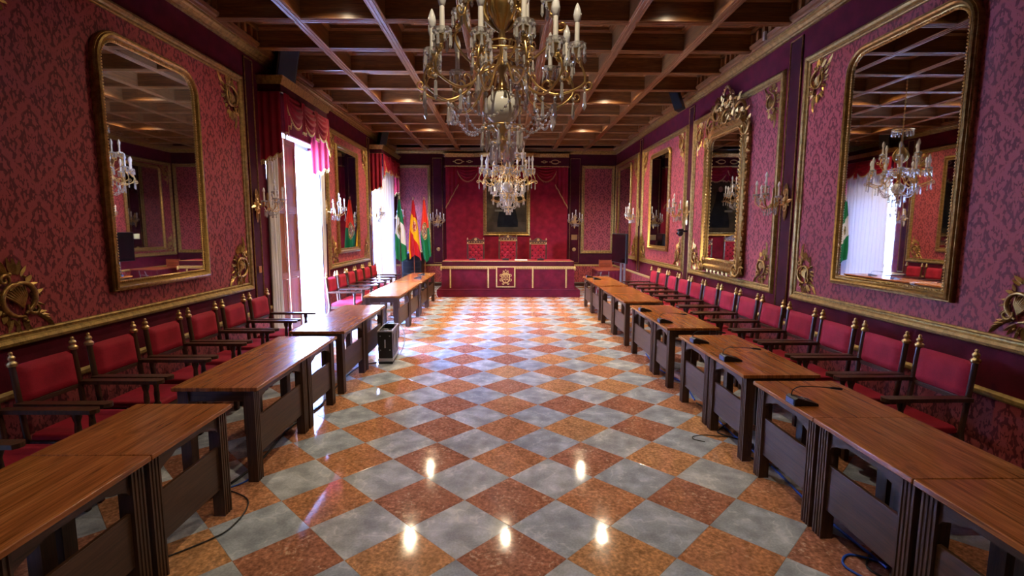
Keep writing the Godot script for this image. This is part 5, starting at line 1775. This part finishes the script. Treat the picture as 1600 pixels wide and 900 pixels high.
# ---------------------------------------------------------------- flags
func flag_tex(kind: int) -> ImageTexture:
	var w := 160
	var h := 320
	var a := noise_bytes(w, h, 0.05, 81 + kind)
	var data := PackedByteArray()
	data.resize(w * h * 3)
	for y in h:
		for x in w:
			var u := float(x) / w
			var v := float(y) / h
			var n := a[y * w + x] / 255.0
			var c := Color.WHITE
			if kind == 0:
				var q := v - 0.20 * (u - 0.5)
				c = Color8(8, 122, 72) if q < 0.42 or q > 0.70 else Color8(228, 228, 230)
				var r := Vector2((u - 0.42) * 0.75, (v - 0.545) * 1.9)
				if r.length() < 0.14: c = Color8(70, 84, 60).lerp(Color8(206, 190, 150), smoothstep(0.35, 0.65, n))
				if r.length() < 0.075: c = Color8(136, 88, 50)
			elif kind == 1:
				var q := v - 0.35 * (u - 0.5)
				c = Color8(246, 196, 14)
				if v < 0.26 + 0.12 * u: c = Color8(196, 16, 34)
				if q > 0.66 and u > 0.12: c = Color8(196, 16, 34)
				var r := Vector2((u - 0.52) * 0.75, (v - 0.47) * 1.9)
				if r.length() < 0.17: c = Color8(176, 60, 50).lerp(Color8(226, 200, 170), smoothstep(0.42, 0.58, n))
				if r.length() < 0.07: c = Color8(160, 30, 44)
			else:
				c = Color8(232, 60, 24) if v < 0.52 - 0.06 * (u - 0.5) else Color8(6, 124, 76)
				var r := Vector2((u - 0.45) * 0.62, (v - 0.53) * 1.6)
				if r.length() < 0.21: c = Color8(150, 120, 80).lerp(Color8(226, 206, 160), smoothstep(0.4, 0.6, n))
				if r.length() > 0.17 and r.length() < 0.19: c = Color8(110, 84, 50)
				if r.length() < 0.11: c = [Color8(60, 70, 140), Color8(170, 40, 40), Color8(216, 196, 150)][int(n * 7.0) % 3]
			put(data, y * w + x, c)
	return tex(w, h, data)

func flag(label: String, kind: int, at: Vector3, top: float, outline: Array, phase: float) -> void:
	var o := thing("flag", label, "flag", at, 0.0, "flags on poles beside the dais")
	var mb := MB.new()
	mb.lathe([Vector2(0.0, 0.0), Vector2(0.16, 0.0), Vector2(0.16, 0.02), Vector2(0.05, 0.05), Vector2(0.03, 0.09), Vector2(0.0, 0.09)], 16)
	part("base", mb, M.black_metal, o)
	mb = MB.new()
	mb.tube([Vector3(0, 0.05, 0), Vector3(0, top - 0.06, 0)], 0.014, 8)
	part("pole", mb, M.wood_shutter, o)
	mb = MB.new()
	mb.lathe([Vector2(0.012, -0.05), Vector2(0.02, -0.03), Vector2(0.012, -0.01), Vector2(0.026, 0.01), Vector2(0.022, 0.03), Vector2(0.0, 0.045)], 10, Vector3(0, top - 0.02, 0))
	part("finial", mb, M.brass, o)
	# cloth hanging from the pole in folds: outline rows are (y, left, right)
	mb = MB.new()
	mb.surf(40, 40, func(u, v):
		var f: float = v * (outline.size() - 1)
		var i := mini(int(f), outline.size() - 2)
		var k: float = smoothstep(0.0, 1.0, f - i) * 0.5 + (f - i) * 0.5
		var y: float = lerpf(outline[i][0], outline[i + 1][0], f - i)
		var l: float = lerpf(outline[i][1], outline[i + 1][1], k)
		var r: float = lerpf(outline[i][2], outline[i + 1][2], k)
		var w: float = r - l
		y += 0.30 * v * v * v * (absf(u - 0.45) - 0.3) * outline[outline.size() - 1][3]
		return Vector3(lerpf(l, r, u) + 0.012 * sin(u * 17.0 + phase), y, 0.03 + (0.3 + v) * 0.045 * sin(u * 11.0 + phase + v * 1.2) + 0.02 * sin(u * 25.0 + phase)))
	var m := mat("flag_cloth_%d" % kind, Color(1, 1, 1), 0.7)
	m.albedo_texture = flag_tex(kind)
	part("cloth", mb, m, o)
# ---------------------------------------------------------------- loose things
func build_extras() -> void:
	var mb: MB
	# screen on a stand, edge-on near the right wall
	var o := thing("television_stand", "large dark television on a grey stand near the right wall", "television", V(3.05, 0, 13.35), -PI / 2 + 0.16)
	mb = MB.new(); mb.box(Vector3(0, 1.39, 0), Vector3(0.98, 0.78, 0.07), 0.012); part("housing", mb, M.black_plastic, o)
	mb = MB.new(); mb.box(Vector3(0, 1.39, 0.036), Vector3(0.94, 0.74, 0.004)); part("display", mb, M.screen, o)
	mb = MB.new(); mb.box(Vector3(0, 1.35, -0.07), Vector3(0.5, 0.45, 0.09), 0.02); part("rear_cover", mb, M.black_plastic, o)
	for sx in [-0.12, 0.12]:
		mb = MB.new(); mb.box(Vector3(sx, 0.6, -0.10), Vector3(0.05, 1.2, 0.05), 0.006); part("post", mb, M.grey_metal, o)
	mb = MB.new()
	mb.box(Vector3(0, 0.03, -0.05), Vector3(0.8, 0.05, 0.06), 0.01)
	for sx in [-0.36, 0.36]: mb.box(Vector3(sx, 0.03, 0.0), Vector3(0.06, 0.05, 0.6), 0.01)
	part("foot", mb, M.grey_metal, o)
	# side table with a crimson cloth and the wooden chair behind it
	o = thing("side_table", "small table with crimson cloth in the far right corner", "table", V(2.98, 0, 14.6))
	mb = MB.new(); mb.box(Vector3(0, 0.73, 0), Vector3(0.75, 0.03, 0.9), 0.006); part("table_top", mb, M.wood_desk, o)
	mb = MB.new()
	mb.surf(30, 6, func(u, v): return Vector3(lerpf(-0.36, 0.36, u), lerpf(0.715, 0.1, v), 0.44 + 0.02 * v * sin(u * 40.0)))
	mb.surf(30, 6, func(u, v): return Vector3(-0.365 - 0.02 * v * sin(u * 40.0), lerpf(0.715, 0.1, v), lerpf(-0.43, 0.43, u)))
	part("cloth_skirt", mb, M.velvet_wall, o)
	for sx in [-1.0, 1.0]:
		for sz in [-1.0, 1.0]:
			mb = MB.new(); mb.box(Vector3(sx * 0.33, 0.36, sz * 0.4), Vector3(0.05, 0.72, 0.05), 0.005); part("leg", mb, M.wood_leg, o)
	o = thing("wooden_chair", "reddish wooden chair behind the far right side table", "chair", V(3.15, 0, 15.5))
	mb = MB.new(); mb.box(Vector3(0, 0.45, 0), Vector3(0.44, 0.04, 0.42), 0.01); part("seat", mb, M.wood_desk, o)
	mb = MB.new(); mb.box(Vector3(0, 0.80, -0.2), Vector3(0.40, 0.26, 0.025), 0.008); part("backrest", mb, M.wood_desk, o)
	for sx in [-1.0, 1.0]:
		mb = MB.new(); mb.box(Vector3(sx * 0.19, 0.47, -0.2), Vector3(0.035, 0.94, 0.035), 0.005); part("leg", mb, M.wood_desk, o)
		mb = MB.new(); mb.box(Vector3(sx * 0.19, 0.22, 0.18), Vector3(0.035, 0.44, 0.035), 0.005); part("leg", mb, M.wood_desk, o)
	# grey folding easel leaning by the stand
	o = thing("folding_stool", "grey metal folding frame beside the television stand", "folding stand", V(2.72, 0, 13.9), 0.4)
	for k in 2:
		mb = MB.new()
		mb.tube([Vector3(-0.16 + 0.32 * k, 0.0, -0.1), Vector3(-0.16 + 0.32 * k, 0.45, 0.05), Vector3(-0.12 + 0.24 * k, 0.72, 0.12)], 0.012, 6)
		part("side_tube", mb, M.grey_metal, o)
	for y in [0.25, 0.6]:
		mb = MB.new(); mb.tube([Vector3(-0.15, y, -0.02 + 0.2 * (y - 0.25)), Vector3(0.15, y, -0.02 + 0.2 * (y - 0.25))], 0.010, 6); part("cross_tube", mb, M.grey_metal, o)
	# dark gear behind the flags
	o = thing("equipment_rack", "dark equipment rack standing in the left corner behind the flags", "equipment rack", V(-2.95, 0, 16.15))
	mb = MB.new(); mb.box(Vector3(0, 0.55, 0), Vector3(0.62, 1.1, 0.5), 0.012); part("cabinet", mb, M.black_plastic, o)
	for k in 5:
		mb = MB.new(); mb.box(Vector3(0, 0.2 + k * 0.19, 0.255), Vector3(0.54, 0.15, 0.012), 0.004); part("front_panel", mb, M.black_metal, o)
	mb = MB.new(); mb.box(Vector3(-0.1, 1.13, 0.05), Vector3(0.3, 0.05, 0.25), 0.008); part("mixer", mb, M.grey_metal, o)
	# loudspeakers under the ceiling
	o = thing("wall_loudspeaker", "black loudspeaker hung under the ceiling above the left pelmet", "loudspeaker", V(-3.37, 4.40, 8.05), 0.9, "black loudspeakers under the cornice")
	speaker_parts(o, 0.62)
	var s2 := copy(o, "small black loudspeaker under the cornice above the right wall mirrors", V(3.32, 4.36, 10.0), -2.3)
	s2.scale = Vector3.ONE * 0.62
	s2 = copy(o, "black loudspeaker under the ceiling above the far curtained window", V(-3.36, 4.36, 14.2), 0.9)
	s2.scale = Vector3.ONE * 0.7
	# small white sensor and the swivelling camera
	mb = MB.new(); mb.box(Vector3(0, 0, 0), Vector3(0.04, 0.12, 0.05), 0.008)
	one("motion_sensor", mb, M.white_paint, "small white sensor on the cornice of the right wall", "sensor", V(3.46, 4.46, 7.0))
	o = thing("surveillance_camera", "small black swivel camera on the right wall below a sconce", "camera", V(XR - 0.02, 1.83, 10.0), -PI / 2)
	mb = MB.new(); mb.tube([Vector3(0, 0.03, 0), Vector3(0, 0.03, 0.10)], 0.018, 8); part("bracket", mb, M.black_metal, o)
	mb = MB.new(); mb.box(Vector3(0, 0.05, 0.13), Vector3(0.13, 0.05, 0.1), 0.012); part("mount", mb, M.black_plastic, o)
	mb = MB.new(); mb.ball(Vector3(0, -0.01, 0.13), Vector3(0.06, 0.065, 0.06), 12, 8); part("head", mb, M.black_plastic, o)
	mb = MB.new(); mb.lathe([Vector2(0.0, 0.0), Vector2(0.022, 0.0), Vector2(0.018, 0.01), Vector2(0.0, 0.012)], 10); part("lens", mb, M.screen, o, Vector3(0, -0.015, 0.188), Vector3(PI / 2, 0, 0))
	# wall plates on the strips by the dais and the left strip
	for q in [["round brass socket plate on the left strip beside the dais", -2.2, 1.22, 0], ["round brass socket plate on the right strip beside the dais", 2.29, 1.22, 0], ["square brass switch plate above the socket right of the dais", 2.29, 1.62, 1]]:
		mb = MB.new()
		if q[3] == 0: mb.lathe([Vector2(0.0, 0.02), Vector2(0.03, 0.018), Vector2(0.035, 0.008), Vector2(0.06, 0.012), Vector2(0.062, 0.0)], 18)
		else: mb.box(Vector3(0, 0.008, 0), Vector3(0.2, 0.016, 0.17), 0.006)
		var pl := one("socket_plate" if q[3] == 0 else "switch_plate", mb, M.brass, q[0], "wall plate", V(q[1], q[2], DE - 0.014))
		pl.rotation.x = PI / 2
	mb = MB.new(); mb.box(Vector3.ZERO, Vector3(0.016, 0.10, 0.08), 0.005)
	one("switch_plate", mb, M.brass, "small brass switch plate on the left strip beside the curtain", "wall plate", V(XL + 0.022, 1.30, 7.38))

func speaker_parts(o: Node3D, h: float) -> void:
	var mb := MB.new()
	mb.xf = Transform3D(Basis(Vector3(1, 0, 0), 0.35), Vector3.ZERO)
	mb.ext(PackedVector2Array([Vector2(-0.13, -0.12), Vector2(0.13, -0.12), Vector2(0.16, 0.12), Vector2(-0.16, 0.12)]), Vector3(0, -h / 2, 0), Vector3(0, h / 2, 0), Vector3.RIGHT, Vector3(0, 0, 1))
	part("cabinet", mb, M.black_plastic, o)
	mb = MB.new()
	mb.xf = Transform3D(Basis(Vector3(1, 0, 0), 0.35), Vector3.ZERO)
	mb.box(Vector3(0, 0, 0.124), Vector3(0.28, h - 0.05, 0.012), 0.005)
	part("grille", mb, M.black_metal, o)
	mb = MB.new()
	mb.tube([Vector3(0, 0, -0.1), Vector3(0, 0.05, -0.22)], 0.018, 6)
	part("bracket", mb, M.black_metal, o)

func ordinal(k: int) -> String:
	return ["nearest", "second", "third", "fourth", "fifth", "sixth", "seventh", "eighth", "ninth", "tenth", "eleventh", "twelfth", "thirteenth", "fourteenth", "fifteenth"][k]

func _ready() -> void:
	# ---- camera, sky, exposure
	var cam := Camera3D.new()
	cam.name = "camera"
	cam.fov = rad_to_deg(2.0 * atan(450.0 / 785.49))
	cam.keep_aspect = Camera3D.KEEP_HEIGHT
	cam.near = 0.05
	cam.far = 200.0
	add_child(cam)
	cam.transform = Transform3D(Basis(Vector3.UP, -0.01414) * Basis(Vector3.RIGHT, -0.117946) * Basis(Vector3.BACK, 0.0027), V(0, 1.9052, 0))
	cam.current = true
	var we := WorldEnvironment.new()
	we.name = "world"
	var env := Environment.new()
	env.background_mode = Environment.BG_SKY
	var sky := Sky.new()
	var sm := ProceduralSkyMaterial.new()
	sm.sky_top_color = Color(0.55, 0.68, 1.0)
	sm.sky_horizon_color = Color(0.80, 0.88, 1.0)
	sm.ground_bottom_color = Color(0.45, 0.44, 0.43)
	sm.ground_horizon_color = Color(0.8, 0.82, 0.85)
	sm.sky_energy_multiplier = 12.0
	sm.ground_energy_multiplier = 5.0
	sky.sky_material = sm
	env.sky = sky
	env.ambient_light_source = Environment.AMBIENT_SOURCE_DISABLED
	env.tonemap_mode = Environment.TONE_MAPPER_LINEAR
	env.tonemap_exposure = 1.2
	env.sdfgi_enabled = true
	env.ssao_enabled = true
	env.ssil_enabled = true
	we.environment = env
	add_child(we)
	var lamp_energy := 8.5

	# ---- the hall
	make_materials()
	build_floor(cam)
	build_ceiling()
	build_walls()
	build_windows()
	build_outside()
	for r in [[6.0, "first", 0.3], [10.04, "second", 1.15], [13.07, "third", 1.5]]:
		for c in [[-2.02, "left"], [0.03, "middle"], [2.08, "right"]]:
			downlight("small round lamp recessed in a coffer, %s row, %s one from the camera" % [c[1], r[1]], V(c[0], YP - 0.005, r[0]), lamp_energy * r[2])


	downlight("small round lamp added out of view to light the nearest chandelier", V(0.03, YP - 0.005, 1.955), lamp_energy * 0.5)  # added lamp, never in view: brightens the nearest chandelier

	# ---- wall frames, strips, mirrors
	var orn := rocaille(0.36, 0.52, 3)
	var Y0 := 1.03
	var Y1 := 3.955
	wall_panel("left", 3.38, 7.17, Y0, Y1, "gilt wall frame round damask behind the large left mirror", rocaille(0.44, 0.56, 9))
	wall_panel("left", 10.36, 13.36, Y0 + 0.02, Y1, "gilt wall frame round damask between the two windows", orn)
	wall_panel("right", 6.27, 3.12, Y0, Y1, "gilt wall frame round damask behind the large right mirror", orn)
	wall_panel("right", 9.82, 6.70, Y0, Y1, "gilt wall frame round damask behind the carved mirror", orn)
	wall_panel("right", 13.40, 10.18, Y0, Y1, "gilt wall frame round damask behind the slim right mirror", orn)
	wall_panel("right", 16.62, 13.82, Y0, Y1, "gilt wall frame round damask in the far right corner", orn)
	wall_panel("end", -3.52, -2.42, 1.08, Y1, "gilt wall frame round damask behind the flags", null)
	wall_panel("end", 2.50, 3.60, 1.08, Y1, "gilt wall frame round damask on end wall right of dais", null)
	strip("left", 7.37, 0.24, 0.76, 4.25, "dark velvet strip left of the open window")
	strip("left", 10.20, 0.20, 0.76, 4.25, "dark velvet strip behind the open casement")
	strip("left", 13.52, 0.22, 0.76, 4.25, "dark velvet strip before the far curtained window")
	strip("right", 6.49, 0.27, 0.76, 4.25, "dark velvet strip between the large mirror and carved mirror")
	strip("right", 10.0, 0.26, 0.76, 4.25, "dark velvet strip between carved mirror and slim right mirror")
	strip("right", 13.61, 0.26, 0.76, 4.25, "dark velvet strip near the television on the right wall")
	strip("end", -2.2, 0.32, 0.76, 4.17, "dark velvet strip left of the dais hanging", "velvet_dark")
	strip("end", 2.29, 0.33, 0.76, 4.17, "dark velvet strip right of the dais hanging", "velvet_dark")
	wall_mirror("left", 5.33, 1.50, 1.32, 3.67, 0.20, 0.095, 0.07, "large round-cornered mirror in a gilt frame on the left wall", true)
	wall_mirror("right", 4.70, 1.50, 1.32, 3.74, 0.16, 0.095, 0.07, "large gilt mirror on the right wall reflecting a chandelier", true)
	wall_mirror("left", 11.65, 1.58, 1.35, 3.68, 0.0, 0.11, 0.06, "slim gilt mirror on the left wall reflecting the flags")
	wall_mirror("right", 11.88, 1.52, 1.40, 3.70, 0.05, 0.11, 0.06, "slim gilt mirror on the right wall beyond the carved mirror")
	wall_mirror("right", 15.30, 1.60, 1.20, 3.80, 0.05, 0.11, 0.06, "farthest gilt mirror on the right wall by the corner")
	ornate_mirror()
	sconce("sconce with five candles on right wall strip nearest the camera", on_wall("right", 6.49, 2.27).translated(Vector3(-0.012, 0, 0)))
	var src: Node3D = get_node("wall_sconce")
	for q in [["right", 10.0, "sconce with five candles between carved mirror and slim right mirror"], ["right", 13.61, "sconce with five candles on the right wall behind the television"], ["left", 7.37, "sconce with five candles before the bunched white curtain"], ["left", 10.2, "sconce with five candles beside the open white casement"], ["left", 13.52, "sconce with five candles before the far drawn curtain"], ["left", 16.1, "sconce with five candles in the left corner behind the flags"], ["end", -2.2, "sconce with five candles on end wall left of the dais"], ["end", 2.29, "sconce with five candles on end wall right of the dais"]]:
		var s: Node3D = copy(src, q[2], Vector3.ZERO)
		s.transform = on_wall(q[0], q[1], 2.24 if q[0] != "end" else 2.16)
		s.translate_object_local(Vector3(0, 0, 0.012))

	# ---- the dais, flags, furniture
	build_dais()
	var fg := [[2.75, -0.03, 0.02, 0], [2.55, -0.06, 0.05, 0], [2.2, -0.10, 0.11, 0], [1.75, -0.14, 0.17, 0], [1.3, -0.15, 0.20, 0], [0.95, -0.13, 0.21, 1.0]]
	flag("green and white striped flag with emblem on a pole", 0, V(-3.17, 0, 15.35), 2.84, fg, 0.4)
	flag("red and yellow flag with coat of arms on a pole", 1, V(-2.79, 0, 15.5), 2.82, [[2.74, -0.02, 0.03, 0], [2.5, -0.05, 0.07, 0], [2.1, -0.10, 0.13, 0], [1.7, -0.14, 0.17, 0], [1.3, -0.16, 0.21, 0], [1.0, -0.14, 0.24, -1.2]], 1.7)
	flag("orange-red and green flag with emblem nearest the dais", 2, V(-2.45, 0, 15.45), 2.83, [[2.75, -0.02, 0.02, 0], [2.5, -0.05, 0.05, 0], [2.1, -0.09, 0.11, 0], [1.7, -0.13, 0.15, 0], [1.3, -0.10, 0.18, 0], [0.97, -0.06, 0.19, 1.2]], 3.0)
	var lt := [[0.85, 1.68], [1.68, 2.50], [2.50, 3.27], [3.60, 4.62], [4.62, 5.38], [5.63, 6.60], [6.60, 7.62], [8.62, 9.75], [9.75, 10.86], [11.0, 12.1], [12.1, 13.2]]
	for i in lt.size(): table("%s wooden table from the camera in the left row" % ordinal(i), "wooden council tables", -1.82, -1.0, lt[i][0], lt[i][1], i)
	var rt := [[1.45, 2.22], [2.22, 2.99], [2.99, 3.755], [3.905, 4.67], [4.67, 5.44], [5.82, 6.50], [6.50, 7.62], [8.0, 9.0], [9.0, 10.1], [10.3, 11.3], [11.3, 12.3]]
	for i in rt.size(): table("%s wooden table from the camera in the right row" % ordinal(i), "wooden council tables", 1.92, 1.0, rt[i][0], rt[i][1], i + 20)
	for k in range(0, 13): chair("red velvet armchair, %s from the camera along the right wall" % ordinal(k), "red armchairs along the right wall", 3.30, 3.69 + 0.6225 * k, -PI / 2)
	for k in range(0, 7): chair("red velvet armchair, %s from the camera before the left mirror" % ordinal(k), "red armchairs along the left wall", -3.30, 3.62 + 0.64 * (k - 1), PI / 2)
	for k in range(0, 6): chair("red velvet armchair, %s from the camera between the two windows" % ordinal(k), "red armchairs between the windows", -3.30, 9.98 + 0.62 * (k - 0.5), PI / 2)
	for q in [[1.99, 3.24, "on the right row table nearest the camera"], [2.01, 4.36, "near the front edge of the second right table pair"], [2.0, 5.06, "far end of the second right table pair"], [2.0, 6.18, "near end of the third right table pair"], [1.99, 7.05, "far end of the third right table pair"], [2.12, 11.5, "near one of two on the farthest right table"], [2.03, 12.0, "far one of two on the farthest right table"]]:
		microphone("black gooseneck microphone " + q[2], V(q[0], 0.74, q[1]), PI / 2)
	for q in [[-2.03, 11.7, "near one of two on the farthest left table"], [-2.08, 12.5, "far one of two on the farthest left table"]]:
		microphone("black gooseneck microphone " + q[2], V(q[0], 0.74, q[1]), -PI / 2)
	road_case()
	build_extras()
	cable("floor_cable", "black cable running under the second left table pair", [V(-2.1, 0.012, 3.3), V(-2.0, 0.012, 3.9), V(-2.05, 0.012, 4.6), V(-1.98, 0.012, 5.3), V(-2.1, 0.012, 5.9)], 0.010, "cable_black")
	cable("floor_cable", "thin black cable looping past the nearest left table leg", [V(-2.0, 0.008, 2.7), V(-1.75, 0.008, 3.0), V(-1.80, 0.008, 3.35), V(-2.05, 0.008, 3.5)], 0.005, "cable_black")
	cable("floor_cable", "blue cable between the first and second left table pairs", [V(-2.3, 0.008, 3.32), V(-2.0, 0.008, 3.55), V(-1.95, 0.008, 3.75), V(-2.1, 0.008, 4.2)], 0.006, "cable_blue")
	cable("floor_cable", "bundle of dark leads from the equipment case under left tables", [V(-1.82, 0.008, 7.0), V(-2.0, 0.008, 6.8), V(-2.05, 0.008, 6.2), V(-2.0, 0.008, 5.7)], 0.008, "cable_black")
	cable("floor_cable", "blue cable lying under the right tables nearest the camera", [V(2.16, 0.008, 2.6), V(2.12, 0.008, 3.2), V(2.15, 0.008, 3.8), V(2.12, 0.008, 4.5), V(2.16, 0.008, 5.2)], 0.009, "cable_blue")
	cable("floor_cable", "blue cable under the third right table pair", [V(2.12, 0.008, 5.4), V(2.2, 0.008, 6.0), V(2.1, 0.008, 6.7), V(2.16, 0.008, 7.5)], 0.009, "cable_blue")
	cable("floor_cable", "black cable tangled under the second right table pair", [V(2.25, 0.01, 3.7), V(2.05, 0.01, 4.0), V(2.2, 0.01, 4.25), V(2.0, 0.01, 4.5), V(2.22, 0.01, 4.8), V(2.1, 0.01, 5.3)], 0.007, "cable_black")
	cable("floor_cable", "thin black lead curling onto the open floor on the right", [V(2.05, 0.006, 4.4), V(1.85, 0.006, 4.45), V(1.74, 0.006, 4.42), V(1.72, 0.006, 4.36), V(1.80, 0.006, 4.30)], 0.004, "cable_black")
	cable("floor_cable", "bluish cable loop on the floor by nearest right table leg", [V(2.2, 0.008, 2.3), V(2.02, 0.008, 2.45), V(1.93, 0.008, 2.62), V(2.02, 0.008, 2.72), V(2.25, 0.008, 2.6)], 0.007, "cable_blue")
	cable("floor_cable", "black cable loop beside the bluish one at the right", [V(2.3, 0.008, 2.35), V(2.1, 0.008, 2.5), V(2.05, 0.008, 2.6), V(2.2, 0.008, 2.75), V(2.4, 0.008, 2.7)], 0.006, "cable_black")
	cable("floor_cable", "white cable hanging over the left edge of the dais", [V(-1.86, 0.25, 14.3), V(-1.93, 0.16, 14.0), V(-1.90, 0.06, 13.88), V(-1.84, 0.006, 13.75)], 0.008, "cable_grey")

	# ---- chandeliers
	var ch := chandelier("large crystal chandelier with white globe nearest the camera", V(-0.02, 2.64, 3.2), YP - 2.64)
	var c2 := copy(ch, "second crystal chandelier in the middle of the hall", V(0.04, 2.64, 9.2), 0.35)
	var c3 := copy(ch, "farthest crystal chandelier before the portrait", V(0.10, 2.64, 15.1), 0.8)
